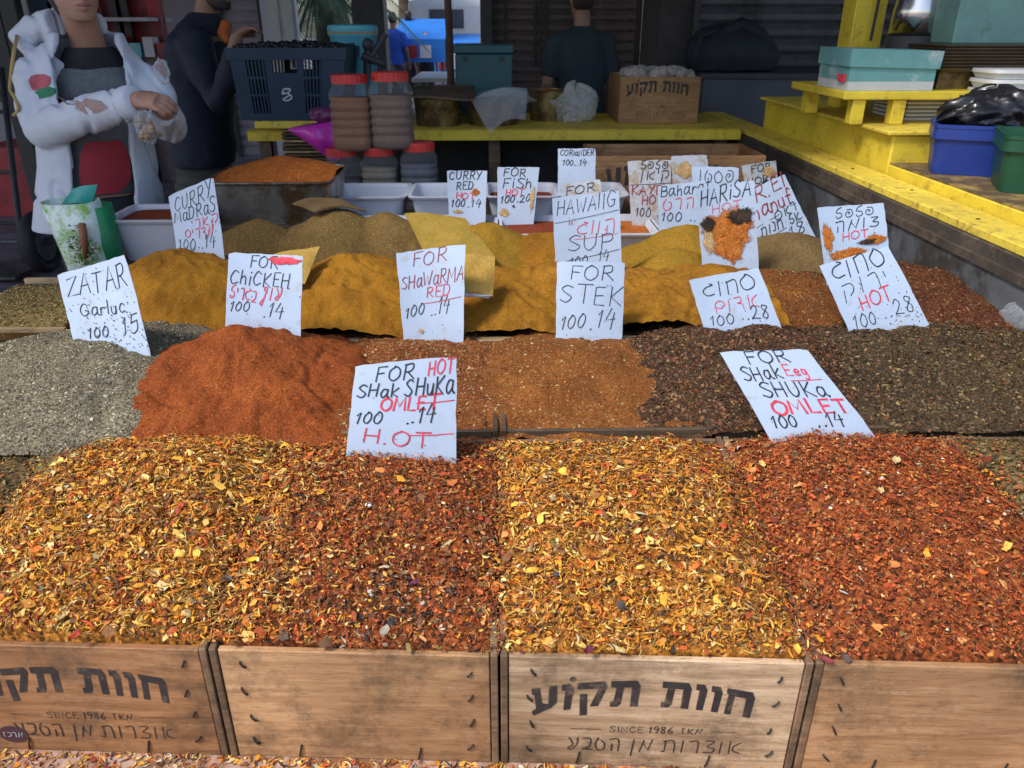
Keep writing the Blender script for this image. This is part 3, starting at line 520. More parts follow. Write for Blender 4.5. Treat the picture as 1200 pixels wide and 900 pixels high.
def crate(label, x0, x1, y0a, y0b, y1a, y1b, zb, zf, zk, m, th=.010, detail=True, letters=False, seal=False, group='wooden crates of spice'):
    """front edge (x0,y0a)-(x1,y0b), back edge (x0,y1a)-(x1,y1b); zf / zk heights of the front and back rims"""
    t = thing('wooden_crate', label, 'crate', group)
    g = .0015
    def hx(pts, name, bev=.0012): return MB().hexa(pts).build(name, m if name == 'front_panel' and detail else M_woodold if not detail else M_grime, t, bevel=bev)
    def panel(xa, ya, xb, yb, xc, yc, xd, yd, za, zb2, zc, zd, name):   # plan corners a b c d ccw with their top heights
        return hx([(xa, ya, zb), (xb, yb, zb), (xc, yc, zb), (xd, yd, zb), (xa, ya, za), (xb, yb, zb2), (xc, yc, zc), (xd, yd, zd)], name)
    panel(x0, y0a, x0 + th, y0a, x0 + th, y1a, x0, y1a, zf, zf, zk, zk, 'side_panel')
    panel(x1 - th, y0b, x1, y0b, x1, y1b, x1 - th, y1b, zf, zf, zk, zk, 'side_panel')
    xa, xb = x0 + th + g, x1 - th - g; rec = .002
    fp = panel(xa, y0a + rec, xb, y0b + rec, xb, y0b + rec + th, xa, y0a + rec + th, zf - .003, zf - .003, zf - .003, zf - .003, 'front_panel')
    panel(xa, y1a - th, xb, y1b - th, xb, y1b - rec, xa, y1a - rec, zk - .003, zk - .003, zk - .003, zk - .003, 'back_panel')
    panel(xa, y0a + th + .004, xb, y0b + th + .004, xb, y1b - th - .002, xa, y1a - th - .002, zb + .008, zb + .008, zb + .008, zb + .008, 'base_panel')
    W, H = xb - xa, zf - .003 - zb; sl = (y0b - y0a) / (x1 - x0)
    def fn(a, q, l=0): return Vector((xa + a, y0a + rec + sl * (xa + a - x0) - l, zb + q))
    if detail:
        rg = random.Random(int((x0 + 5) * 100))
        for side, us in ((0, [.030] * 4), (1, [W - .028] * 4)):
            for k in range(4):
                q = H * (.86 - .235 * k) + rg.uniform(-.004, .004); a0 = us[k] + rg.uniform(-.004, .004) - (.022 if side == 0 else -.022) * 0
                ang = (-1 if side == 0 else 1) * rg.uniform(.35, .75); ln = rg.uniform(.010, .015)
                dx, dz = math.sin(ang) * ln, math.cos(ang) * ln
                MB().tube([fn(a0 - dx / 2, q - dz / 2, -.001), fn(a0 - dx * .45, q - dz * .45, .0022), fn(a0, q, .003), fn(a0 + dx * .45, q + dz * .45, .0022), fn(a0 + dx / 2, q + dz / 2, -.001)], .0015, 6).build('staple', M_staple, fp)
        for a0 in (W * .25, W * .72):
            MB().tube([fn(a0 - .002, .004, .001), fn(a0, .013, .0025), fn(a0 + .003, .027, .001)], .0014, 6).build('staple', M_staple, fp)
    if letters: brand(fp, fn, W, H)
    if seal:
        mb = MB(); mb.add([fn(W * .20 + .022 * math.cos(a), H * .16 + .017 * math.sin(a), .0007) for a in [k * .2618 for k in range(24)]], [list(range(24))]); mb.build('round_seal', M_seal, fp)
        mb = MB(); st, wd = text_strokes('זכרמ', .02)
        for s in st: ribbon(mb, [np.array((W * .20 - .015 + .030 * q[0] / wd, H * .16 - .005 + .010 * q[1])) for q in s], .0012, lambda p, l: fn(p[0], p[1], l), .0012)
        mb.build('seal_lettering', M_card2, fp)
    return t
M_seal = mat('seal_print', (.055, .02, .028), .7, var=.2, bump=0)
XB = [-1.225, -.812, -.402, .0, .426, .850, 1.27]
rowlab = ['plain crate of olive-brown herb mix at the far left front', 'brown branded crate with round seal at the left front corner', 'bare wooden crate with staples, second from the left in front', 'pale branded crate in the centre right of the front row', 'bare tan crate with red flakes at the right front', 'crate of green-brown mix at the right edge of the front row']
for i in range(6):
    a, b = XB[i] + .0018, XB[i + 1] - .0018
    crate(rowlab[i], a, b, Y0(a), Y0(b), Y1(a) - .004, Y1(b) - .004, .4605, .67, .742, [M_wood2, M_wood2, M_wood1, M_wood3, M_wood1, M_wood2][i], detail=0 < i < 5, letters=i in (1, 3), seal=i == 1)
def rowcrates(y0, y1, zb, z, xs, word, shift=0):
    for i in range(len(xs) - 1):
        a, b = xs[i] + .003, xs[i + 1] - .003
        crate('%s, %s from the left of %s' % (word[0], ['first', 'second', 'third', 'fourth', 'fifth', 'sixth'][i], word[1]), a, b, y0, y0, y1, y1, zb, z, z, M_woodold if (i + shift) % 2 else M_wood2, detail=False, group=word[2])
rowcrates(1.305, 1.735, .5405, .744, [-.83, -.41, 0.005, .42, .84, 1.26], ('spice-dusted crate', 'the second row', 'crates of the second row'))
rowcrates(1.765, 2.175, .5405, .748, [-1.06, -.60, -.22, .25, .72, 1.27], ('dusty crate with bare front edge', 'the third row', 'crates of the third row'), 1)
rowcrates(2.195, 2.55, .5405, .752, [-.98, -.55, -.12, .30, .75, 1.2], ('half-buried crate', 'the fourth row', 'crates of the fourth row'))

tag(MB().box(-.83, .60, 1.738, 1.762, .5405, .757).build('wooden_batten', M_plank, bevel=.002), 'thin pale wooden batten between the second row and the yellow bank', 'batten')
# ------------------------------------------------------------------ spice heaps
def gridmesh(name, X, Y, Z, m, parent):
    Z = np.array(Z); X = np.array(X); Yg_ = np.array(Y)
    ny, nx = X.shape; v = np.stack([X, Y, Z], -1).reshape(-1, 3).astype(np.float32)
    i = np.arange(nx - 1); j = np.arange(ny - 1); a = (j[:, None] * nx + i[None, :]).ravel()
    q = np.stack([a, a + 1, a + nx + 1, a + nx], -1).astype(np.int32)
    return fastmesh(name, v, q, None, m, parent)
def fastmesh(name, v, q, colr, m, parent, smooth=True):
    me = bpy.data.meshes.new(name); k = q.shape[1]
    me.vertices.add(len(v)); me.vertices.foreach_set('co', v.astype(np.float32).ravel())
    me.loops.add(q.size); me.loops.foreach_set('vertex_index', q.astype(np.int32).ravel())
    me.polygons.add(len(q)); me.polygons.foreach_set('loop_start', (np.arange(len(q)) * k).astype(np.int32)); me.polygons.foreach_set('loop_total', np.full(len(q), k, np.int32))
    if smooth: me.polygons.foreach_set('use_smooth', np.ones(len(q), bool))
    if colr is not None:
        at_ = me.color_attributes.new('tint', 'FLOAT_COLOR', 'POINT'); c4 = np.ones((len(v), 4), np.float32); c4[:, :3] = colr; at_.data.foreach_set('color', c4.ravel())
    me.update(calc_edges=True)
    return link(name, me, parent, m)
def frames(n, nrm, tilt):
    """random directions lying near the surface"""
    a = RNG.uniform(0, 2 * np.pi, n); d = np.stack([np.cos(a), np.sin(a), RNG.normal(0, tilt, n)], -1)
    d -= nrm * (d * nrm).sum(-1, keepdims=True) * .8; d /= np.linalg.norm(d, axis=1, keepdims=True)
    r = np.cross(d, nrm + RNG.normal(0, tilt, (n, 3))); r /= np.linalg.norm(r, axis=1, keepdims=True)
    return d, r, np.cross(r, d)
def strips(name, P, nrm, colr, L, W, m, parent):
    n = len(P); d, r, u = frames(n, nrm, .38); s = np.array([-1, -.4, .35, 1.0]); ww = np.array([.25, 1, .9, .2])
    bend = RNG.normal(0, .55, n); lift = RNG.normal(.05, .4, n); V = np.empty((n, 4, 3, 3), np.float32)
    for k in range(4):
        c = P + d * (s[k] * L)[:, None] + r * (bend * L * (s[k] ** 2 - .4))[:, None] + u * (lift * L * (s[k] ** 2 - .35))[:, None]
        hw = (W * ww[k])[:, None]
        V[:, k, 0] = c + r * hw; V[:, k, 1] = c - r * hw; V[:, k, 2] = c + u * hw * .75
    base = np.arange(n)[:, None] * 12; F = []
    for k in range(3):
        for e in range(3): F.append(np.stack([base[:, 0] + k * 3 + e, base[:, 0] + k * 3 + (e + 1) % 3, base[:, 0] + (k + 1) * 3 + (e + 1) % 3, base[:, 0] + (k + 1) * 3 + e], -1))
    o = fastmesh(name, V.reshape(-1, 3), np.concatenate(F), np.repeat(colr, 12, 0), m, parent); o['kind'] = 'stuff'; return o
def chips(name, P, nrm, colr, L, m, parent, tilt=.45):
    n = len(P); d, r, u = frames(n, nrm, tilt); asp = RNG.uniform(.25, .85, n); fold = RNG.normal(.05, .3, n); V = np.empty((n, 6, 3), np.float32)
    j = RNG.uniform(.65, 1.25, (n, 6))
    for k, (a, b) in enumerate([(-1, -.7), (-1, .7), (0, -1), (0, 1), (1, -.5), (1, .6)]):
        V[:, k] = P + d * (a * L * j[:, k])[:, None] + r * (b * L * asp * j[:, 5 - k])[:, None] + u * (fold * L * (1 if a == 0 else -.4))[:, None]
    b = np.arange(n) * 6; F = np.concatenate([np.stack([b, b + 2, b + 3, b + 1], -1), np.stack([b + 2, b + 4, b + 5, b + 3], -1)])
    o = fastmesh(name, V.reshape(-1, 3), F, np.repeat(colr, 6, 0), m, parent, False); o['kind'] = 'stuff'; return o
def grains(name, P, nrm, colr, L, m, parent):
    n = len(P); d, r, u = frames(n, nrm, .5); a = RNG.uniform(.45, 1, n); V = np.empty((n, 6, 3), np.float32)
    for k, q in enumerate([d, -d, r * a[:, None], -r * a[:, None], u * a[:, None] * .8, -u * a[:, None] * .8]): V[:, k] = P + q * (L * RNG.uniform(.75, 1.2, n))[:, None]
    b = np.arange(n) * 6; F = np.concatenate([np.stack([b + i, b + j, b + k], -1) for i, j, k in ((0, 2, 4), (2, 1, 4), (1, 3, 4), (3, 0, 4), (2, 0, 5), (1, 2, 5), (3, 1, 5), (0, 3, 5))])
    o = fastmesh(name, V.reshape(-1, 3), F, np.repeat(colr, 6, 0), m, parent, False); o['kind'] = 'stuff'; return o
PAL = {'Y': [(.78, .35, .032), (.82, .44, .075), (.70, .25, .02), (.84, .58, .22), (.58, .17, .018), (.80, .39, .04), (.74, .31, .03), (.80, .46, .10), (.36, .13, .022), (.84, .52, .14), (.66, .16, .03)],
       'R': [(.56, .11, .025), (.50, .075, .02), (.42, .080, .022), (.31, .052, .017), (.54, .135, .028), (.20, .040, .018), (.60, .25, .075), (.48, .10, .025), (.14, .033, .016), (.64, .22, .05)],
       'B': [(.20, .085, .03), (.12, .05, .022), (.30, .145, .05), (.24, .11, .04)],
       'G': [(.20, .15, .05), (.27, .20, .065), (.11, .085, .035), (.36, .27, .12), (.24, .10, .04)],
       'K': [(.035, .03, .028), (.05, .045, .04), (.58, .50, .36), (.04, .035, .035), (.06, .04, .03)],
       'W': [(.78, .70, .52), (.74, .60, .36), (.70, .66, .58)]}
def pick(w_, n):
    """colours for n pieces from per-piece palette weights {key: array}"""
    ks = list(w_); Wt = np.stack([w_[k] for k in ks], -1); Wt = Wt / Wt.sum(-1, keepdims=True); c = Wt.cumsum(-1); s = (RNG.random(n)[:, None] > c).sum(-1); s = np.minimum(s, len(ks) - 1)
    out = np.empty((n, 3))
    for i, k in enumerate(ks):
        p = np.array(PAL[k]); q = np.where(s == i)[0]; out[q] = p[RNG.integers(0, len(p), len(q))]
    out *= RNG.uniform(.62, 1.25, (n, 1)); out *= RNG.uniform(.93, 1.07, (n, 3))
    return np.clip(out, .012, .85)
def z1(x, y):
    """surface of the front row"""
    a, b = Y0(x), Y1(x); t = np.clip((y - a) / (b - a), 0, 1); z = .67 + .075 * t
    xe = np.min([np.abs(x - q) for q in XB], axis=0); lat = np.clip(xe / .07, 0, 1); lat = lat * lat * (3 - 2 * lat)
    z = z - .004 - .010 * np.clip(t / .1, 0, 1) + .050 * np.sin(np.pi * np.clip(t, 0.0005, .995) ** .85) ** .60 * (.60 + .40 * lat) * (1 - .35 * np.clip((t - .75) / .25, 0, 1))
    for (cx, cy, r, h) in ((-.55, 1.15, .15, .032), (.63, 1.16, .15, .030), (-.25, 1.10, .12, .014), (-.62, .95, .2, .014), (.2, 1.02, .16, .014), (.75, .95, .2, .012), (-.12, .90, .12, -.008), (.0, 1.10, .05, -.012), (.43, 1.2, .06, -.014)):
        z = z + h * np.exp(-((x - cx) ** 2 + (y - cy) ** 2) / (r * r))
    return z + (.034 * fbm(x * 9, y * 9, 4, 3) + .016 * fbm(x * 38, y * 38, 3, 9)) * np.clip(.25 + t / .12, 0, 1)
def normals(zf, x, y, e=.004):
    gx = (zf(x + e, y) - zf(x - e, y)) / (2 * e); gy = (zf(x, y + e) - zf(x, y - e)) / (2 * e)
    n = np.stack([-gx, -gy, np.ones_like(gx)], -1); return n / np.linalg.norm(n, axis=1, keepdims=True)
def bump2(px, py, cx, cy, rx, ry): return np.exp(-(((px - cx) / rx) ** 2 + ((py - cy) / ry) ** 2))
def weights1(P):
    """which mix lies where in the front row"""
    px, py = P[:, 0], P[:, 1]; nz = fbm(px * 7, py * 7, 4, 21) * 2.2; n2 = fbm(px * 12, py * 12, 4, 55) * 2
    sg = lambda v, k: 1 / (1 + np.exp(-v * k))
    t = (py - Y0(px)) / (Y1(px) - Y0(px))
    redL = sg(px + .33 - .10 * (1 - t) + nz * .10, 22) * sg(.005 - px, 90)           # right part of the second crate
    yelR = sg(px - .0, 90) * sg(.44 - .08 * t - px + nz * .09, 34); redR = sg(px - .44 + .08 * t - nz * .09, 34) * sg(.86 - px, 90)
    grn = sg(-px - .80 + .15 * (t - .55) + nz * .04, 50) * sg(t - .45 + nz * .1, 20) + sg(px - .862, 120)
    yelL = np.clip(1 - redL - yelR - redR - grn, 0, 1)
    blk = np.exp(-((px + .14) / .10) ** 2 - ((t - .10) / .15) ** 2) * .9 + np.exp(-((px + .015) / .05) ** 2 - ((t - .5) / .1) ** 2) * .35
    brn = np.exp(-((px + .18) / .16) ** 2 - ((t - .42) / .22) ** 2) * 1.1 + np.clip(n2, 0, 1) * .5
    return {'Y': 1.0 * yelL + 1.15 * yelR + .14 * redL + .03 * redR + .08 * grn, 'R': .20 * yelL * (1 + np.clip(n2, -.9, 1.5) * 2.4) + .17 * yelR + 1.0 * redL + 1.15 * redR + .10 * grn,
            'B': .22 * yelL + .36 * yelR + .55 * redL * (.4 + brn) + .22 * redR + .4 * grn, 'G': .03 * yelL + .06 * yelR + .10 * redL + .03 * redR + 1.2 * grn, 'K': .015 + 1.1 * blk * (yelL + redL), 'W': .004 + .006 * redR}
M_base1 = powder('flake_bed_yellow', (.24, .09, .015), (.42, .17, .025), (.60, .30, .07), grain=190, amt=.6, blotch=20, dark=(.08, .03, .012))
M_base2 = powder('flake_bed_red', (.16, .04, .012), (.28, .075, .02), (.42, .2, .06), grain=190, amt=.6, blotch=20, dark=(.05, .02, .01))
M_base3 = powder('flake_bed_green', (.09, .065, .025), (.16, .11, .045), (.3, .22, .1), grain=190, amt=.6, blotch=20, dark=(.03, .025, .012))
hlab = ['olive-brown dried herb mix heaped at the far left front', 'yellow and orange dried vegetable flakes heaped at the left front', 'mixed red, brown and yellow flakes with black seeds and sesame', 'golden yellow shredded flakes heaped in the branded centre crate', 'red dried pepper flakes heaped at the right front', 'green-brown herb mix at the right edge']
dens = 54000
for i in range(6):
    t = thing('spice_heap', hlab[i], 'spice heap', 'heaps of dried flakes')
    a, b = XB[i] + .003, XB[i + 1] - .003
    if i == 0: a = -1.15
    nx, ny = int((b - a) / .004), 120
    xs = np.linspace(a, b, nx); tt = np.linspace(0, 1, ny); X = np.repeat(xs[None], ny, 0); Yg = Y0(X) + .0125 + (Y1(X) - Y0(X) - .0275) * tt[:, None]
    Zc = z1(X, Yg) - .004; Zc[0] -= .05; Zc[-1] -= .05; Zc[:, 0] -= .05; Zc[:, -1] -= .05
    gridmesh('heap_core', X, Yg, Zc, [M_base3, M_base1, M_base2, M_base1, M_base2, M_base3][i], t)
    area = (b - a) * .48
    vis = 1.0 if 0 < i < 5 else .55
    for kind, share in (('strip', .52), ('chip', .60), ('grain', 1.0)):
        n = int(area * dens * share * vis)
        x = RNG.uniform(a - .004, b + .004, n); y = Y0(x) + .007 + (Y1(x) - Y0(x) - .018) * RNG.random(n) ** .96
        nr = normals(z1, x, y); P = np.stack([x, y, z1(x, y)], -1) + nr * RNG.uniform(-.003, .006, n)[:, None]
        wt = weights1(P); c = pick(wt, n)
        tot = wt['Y'] + wt['R'] + wt['B'] + wt['G'] + wt['K']; yel = wt['Y'] / tot; red = wt['R'] / tot
        if kind == 'strip':
            keep = RNG.random(n) < .42 + .75 * yel; P, nr, c, yel = P[keep], nr[keep], c[keep], yel[keep]; n = len(P)
            strips('shreds', P, nr, c, (.0045 + .0085 * RNG.random(n) ** 1.9) * (.55 + .6 * yel), .0006 + .0021 * RNG.random(n) ** 1.5, M_flake, t)
        elif kind == 'chip':
            big = RNG.random(n) < .03 + .11 * yel
            chips('flakes', P, nr, c, np.where(big, RNG.uniform(.0040, .0098, n), (.0010 + .0034 * RNG.random(n) ** 1.6) * (1.1 - .25 * red)), M_flake, t)
        else:
            grains('crumbs', P, nr, c, RNG.uniform(.0005, .0016, n), M_grain, t)

# odd larger pieces lying on the front row
def piece(label, px, py, L, c, kind=0):
    d = ray(px, py); z = .70
    for _ in range(8): p = on(px, py, z); z = float(z1(np.array([p.x]), np.array([p.y]))[0]) + .004
    p = on(px, py, z); x = np.array([p.x]); y = np.array([p.y]); nr = normals(z1, x, y); P = np.array([[p.x, p.y, z]])
    rng = random.Random(int(px)); mb = MB(); a = rng.uniform(0, 3.1); n_ = 9
    if kind == 0:                                                                  # curled petal
        g = 5
        for i in range(g):
            for j in range(g):
                u, v = i / (g - 1) * 2 - 1, j / (g - 1) * 2 - 1; wv = math.sqrt(max(.06, 1 - u * u * .92))
                q = Vector((u * L, v * wv * L * .55, (v * v * .5 + u * u * .3) * L * .6 + rng.uniform(-.04, .04) * L)); q.rotate(Matrix.Rotation(a, 3, 'Z')); mb.v.append(Vector(P[0]) + q)
        for i in range(g - 1):
            for j in range(g - 1): mb.f.append([i * g + j, i * g + j + 1, (i + 1) * g + j + 1, (i + 1) * g + j])
    else:
        mb.ball(P[0], (L, L * .7, L * .6), 9, 6)
        for v in mb.v: v += Vector((rng.uniform(-1, 1), rng.uniform(-1, 1), rng.uniform(-1, 1))) * L * .12
    o = mb.build('large_flake', None, None, smooth=kind == 1)
    me = o.data; at_ = me.color_attributes.new('tint', 'FLOAT_COLOR', 'POINT'); at_.data.foreach_set('color', np.tile(np.array([*c, 1.0], np.float32), (len(me.vertices), 1)).ravel()); me.materials.clear(); me.materials.append(M_flake)
    tag(o, label, 'flake', 'large single pieces on the flakes')
for q in [('purple dried petal on the brown flakes', 485, 684, .008, (.17, .03, .13)), ('white crumb on the upper red flakes', 432, 592, .006, (.8, .8, .78), 1), ('dark slate-coloured nut shell among golden shreds', 652, 673, .006, (.06, .06, .075), 1),
          ('pale long seed among golden shreds', 622, 645, .010, (.55, .42, .18)), ('cream petal flake at the left heap', 170, 561, .011, (.80, .58, .20)), ('bright yellow flake low on the left heap', 296, 657, .009, (.80, .52, .04)), ('cream shell chip near the left crate edge', 75, 722, .011, (.82, .66, .32)),
          ('round red flake above the left branded crate', 88, 746, .009, (.45, .06, .04)), ('orange flake at the left picture edge', 12, 708, .010, (.62, .17, .05)), ('pale yellow curl above the crate corner', 215, 705, .009, (.78, .55, .2)), ('dark round berry among orange shreds', 162, 706, .005, (.05, .035, .03), 1),
          ('yellow petal on the red pepper flakes', 893, 545, .010, (.72, .48, .16)), ('pale curled petal on the right red heap', 1050, 541, .012, (.60, .48, .24)), ('cream chip at the foot of the red heap', 1032, 576, .009, (.66, .46, .22)), ('pale green dried bit on the brown mix', 474, 672, .007, (.25, .22, .10)),
          ('brown raisin on the mixed flakes', 532, 668, .006, (.07, .03, .022), 1), ('orange pepper square on the mixed flakes', 562, 695, .007, (.58, .13, .035)), ('dark red petal at the golden crate front', 690, 763, .009, (.16, .03, .05)), ('cream pod on golden shreds by the crate wall', 640, 560, .008, (.6, .45, .2)), ('maroon flake at the red crate corner', 968, 775, .010, (.22, .035, .04)), ('yellow square flake at the red crate corner', 934, 762, .009, (.72, .46, .07))]:
    piece(*q)

# flakes spilled on the table before the crates
sp = thing('spilled_flakes', 'yellow and orange flakes spilled along the table edge before the crates', 'spilled flakes', kind='stuff')
n = 5200; x = RNG.uniform(-.95, 1.1, n); y = Y0(x) - .002 - .17 * RNG.random(n) ** 1.4; P = np.stack([x, y, .4605 + .003 * RNG.random(n)], -1); nr = np.tile([0, 0, 1.0], (n, 1))
cc = pick({'Y': np.ones(n), 'R': .4 * np.ones(n) + (x > .4), 'B': .25 * np.ones(n), 'W': .1 * np.ones(n), 'K': .1 * np.ones(n)}, n)
strips('shreds', P[:2600], nr[:2600], cc[:2600], RNG.uniform(.004, .010, 2600), RNG.uniform(.0008, .0018, 2600), M_flake, sp)
chips('flakes', P[2600:], nr[2600:], cc[2600:], RNG.uniform(.002, .006, 2600), M_flake, sp)

# ------------------------------------------------------------------ powder heaps of the rows behind
def heap(label, px, py, yp, rx, ry, rect, zfill, m, gr=None, n=0, size=(.0006, .0014), pw=1.15, seed=0, rough=1.0, extra=(), chip=0, group='heaps of ground spice'):
    p = at(px, py, yp); cx, cy, zp = p.x, p.y, p.z; x0, x1, y0, y1 = rect; h = max(.01, zp - zfill)
    pk = [(cx, cy, zp, rx, ry)] + [(*(lambda q: (q.x, q.y, q.z))(at(e[0], e[1], e[2])), e[3], e[4]) for e in extra]
    def zf(x, y):
        wob = 1 + .35 * fbm(x * 6 + seed, y * 6, 3, seed); z = np.full(np.shape(x), -1.0)
        for (mx, my, mz, ax, ay) in pk:
            r = np.sqrt(((x - mx) / ax) ** 2 + ((y - my) / ay) ** 2 + .012) * wob
            z = np.maximum(z, mz - (mz - zfill) * np.maximum(r - .1, 0) ** pw)
        e = np.minimum(np.minimum(x - x0, x1 - x), np.minimum(y - y0, y1 - y)); s = np.clip(e / .03 + .4, 0, 1)
        fill = zfill - .30 * (1 - s) ** 2 - .012 * (1 - s); k = .012; d = np.clip(.5 + .5 * (z - fill) / k, 0, 1)
        z = fill * (1 - d) + z * d + k * d * (1 - d)
        ang = np.arctan2(y - cy, x - cx)
        return z + rough * (.022 * fbm(x * 13, y * 13, 4, seed + 5) - .030 * np.clip(.05 - np.abs(fbm(x * 7 + 3, y * 9, 2, seed + 31)), 0, .05) * 8 * .35 + .007 * fbm(x * 60, y * 60, 3, seed + 8) + .006 * fbm(ang * 7, np.hypot(x - cx, y - cy) * 9, 3, seed + 2))
    ax0, ax1, ay0, ay1 = min(x0 - .02, cx - rx), max(x1 + .02, cx + rx), min(y0 - .02, cy - ry * 1.05), max(y1 + .01, cy + ry)
    st = .0045 if yp < 2.3 else .007
    X, Yg = np.meshgrid(np.linspace(ax0, ax1, int((ax1 - ax0) / st)), np.linspace(ay0, ay1, int((ay1 - ay0) / st)))
    Z = np.maximum(zf(X, Yg), zfill - .16)
    t = thing('spice_heap', label, 'spice heap', group)
    gridmesh('heap_core', X, Yg, Z, m, t)
    if n:
        x = RNG.uniform(ax0, ax1, n * 2); y = RNG.uniform(ay0, ay1, n * 2); z = zf(x, y); k = z > zfill - .03; x, y, z = x[k][:n], y[k][:n], z[k][:n]; nn = len(x)
        nr = normals(zf, x, y); P = np.stack([x, y, z], -1) + nr * RNG.uniform(-.0004, .0010, nn)[:, None]
        c = np.array(gr)[RNG.integers(0, len(gr), nn)] * RNG.uniform(.75, 1.2, (nn, 1)); k = int(nn * chip)
        if k: chips('flakes', P[:k], nr[:k], c[:k], RNG.uniform(size[1], size[1] * 2.6, k), M_flake, t)
        if nn - k: grains('grains', P[k:], nr[k:], c[k:], RNG.uniform(size[0], size[1], nn - k), M_grain, t)
    return zf
Pz = powder('zaatar_powder', (.125, .108, .068), (.195, .165, .105), (.44, .39, .27), grain=330, amt=.5, dark=(.06, .05, .03))
Pr = powder('red_pepper_powder', (.185, .042, .010), (.275, .070, .015), (.33, .12, .03), grain=430, amt=.3, blotch=9, dark=(.14, .030, .009))
Pm = powder('red_brown_mix', (.14, .042, .012), (.225, .072, .018), (.38, .23, .10), grain=360, amt=.35, dark=(.08, .03, .013))
Po = powder('orange_brown_powder', (.15, .050, .012), (.235, .084, .018), (.38, .23, .09), grain=400, amt=.28, blotch=9, dark=(.11, .034, .010))
Pd = powder('dark_brown_mix', (.032, .018, .011), (.066, .034, .017), (.20, .11, .05), grain=300, amt=.5, dark=(.018, .012, .008))
Pg = powder('dark_brown_herb_mix', (.042, .027, .014), (.072, .047, .022), (.22, .15, .07), grain=300, amt=.5, dark=(.018, .013, .008))
Py = powder('curry_yellow_powder', (.225, .092, .008), (.375, .170, .014), (.46, .25, .04), grain=620, amt=.13, blotch=9, dark=(.20, .078, .008))
Pyo = powder('turmeric_powder', (.19, .080, .008), (.345, .155, .013), (.44, .25, .04), grain=620, amt=.13, blotch=9, dark=(.17, .066, .007))
Pt = powder('tan_powder', (.150, .088, .025), (.225, .138, .045), (.34, .24, .10), grain=440, amt=.22, dark=(.11, .06, .02))
Pol = powder('olive_yellow_powder', (.215, .125, .014), (.30, .165, .018), None, grain=430, amt=.22, dark=(.17, .085, .012))
Prb = powder('russet_powder', (.115, .040, .011), (.185, .068, .015), (.34, .19, .07), grain=360, amt=.32, dark=(.07, .024, .009))
Pdr = powder('dark_russet_mix', (.058, .019, .009), (.105, .033, .012), (.22, .10, .04), grain=320, amt=.45, dark=(.03, .014, .008))
Pgb = powder('grey_brown_powder', (.11, .070, .028), (.165, .108, .045), None, grain=400, amt=.25, dark=(.08, .048, .02))
Pred = powder('dark_red_powder', (.15, .028, .012), (.22, .045, .016), None, grain=400, amt=.35)
Pors = powder('orange_red_powder', (.33, .085, .016), (.43, .13, .022), (.6, .3, .1), grain=380, amt=.35, dark=(.24, .05, .012))
gz = [(.32, .28, .18), (.12, .10, .07), (.20, .175, .12), (.42, .38, .28), (.08, .07, .05), (.14, .125, .085)]
gr_ = [(.33, .08, .018), (.25, .055, .013), (.38, .12, .03)]; gm_ = [(.30, .10, .025), (.36, .18, .06), (.18, .06, .018), (.42, .32, .16), (.24, .08, .02)]; gd_ = [(.04, .025, .016), (.13, .065, .028), (.09, .038, .016), (.24, .14, .06), (.19, .065, .028), (.05, .03, .018)]
gy_ = [(.48, .23, .02), (.42, .18, .014), (.38, .15, .012), (.54, .33, .08)]; gg_ = [(.06, .040, .020), (.10, .068, .030), (.035, .024, .014), (.22, .15, .06), (.14, .055, .024), (.045, .03, .016)]
# second row
heap('grey-green zaatar heap with pale seeds in the second row at left', 95, 393, 1.57, .36, .32, (-1.20, -.83, 1.31, 1.72), .735, Pz, gz, 26000, (.0008, .0018), 1.35, 1, .8, chip=.15)
heap('tall brick-red pepper powder heap in the second row', 278, 384, 1.55, .36, .28, (-.81, -.42, 1.32, 1.72), .735, Pr, gr_, 16000, (.0006, .0015), .92, 2, 1.7)
heap('red-brown coarse mix behind the HOT omelette card', 480, 412, 1.60, .34, .24, (-.40, -.006, 1.315, 1.725), .738, Pm, gm_, 14000, (.0008, .0018), 1.3, 3, 1, chip=.4)
heap('orange-brown ground spice in the second row centre', 670, 409, 1.60, .30, .24, (.012, .41, 1.315, 1.725), .738, Po, gm_, 9000, (.0007, .0016), 1.4, 4, 1, chip=.2)
heap('dark brown coarse tea-like mix in the second row', 880, 392, 1.60, .34, .27, (.43, .83, 1.315, 1.725), .738, Pd, gd_, 24000, (.0009, .0022), 1.25, 5, 1.2, chip=.5)
heap('dark olive herb mix in the second row by the metal wall', 1095, 395, 1.60, .42, .30, (.845, 1.25, 1.315, 1.725), .738, Pg, gg_, 24000, (.0009, .0022), 1.4, 6, 1.1, chip=.5)
# third row
heap('golden curry powder heap behind the ZATAR card', 208, 294, 2.0, .25, .24, (-1.04, -.615, 1.79, 2.20), .785, Py, gy_, 3000, (.0007, .0013), 1.5, 11, 1.5)
heap('bright yellow curry powder heap left of the SHAWARMA card', 410, 301, 1.99, .26, .24, (-.585, -.23, 1.79, 2.20), .785, Py, gy_, 3000, (.0007, .0013), 1.35, 12, 1.5)
heap('yellow curry powder between the SHAWARMA and STEK cards', 590, 322, 1.98, .25, .22, (-.21, .24, 1.79, 2.20), .785, Pyo, gy_, 3500, (.0007, .0013), 1.5, 13, 1.5, extra=[(640, 312, 2.02, .2, .2)])
heap('yellow-brown curry powder right of the STEK card', 765, 322, 2.0, .26, .22, (.26, .71, 1.79, 2.20), .785, Pyo, gm_, 5000, (.0007, .0014), 1.3, 14, 1.5, extra=[(850, 318, 2.05, .25, .22)])
heap('russet spice mix beneath the Hebrew card priced 28', 905, 322, 2.04, .34, .26, (.60, 1.0, 1.80, 2.20), .755, Prb, gm_, 7000, (.0008, .0016), 1.2, 15, 1.2, chip=.2)
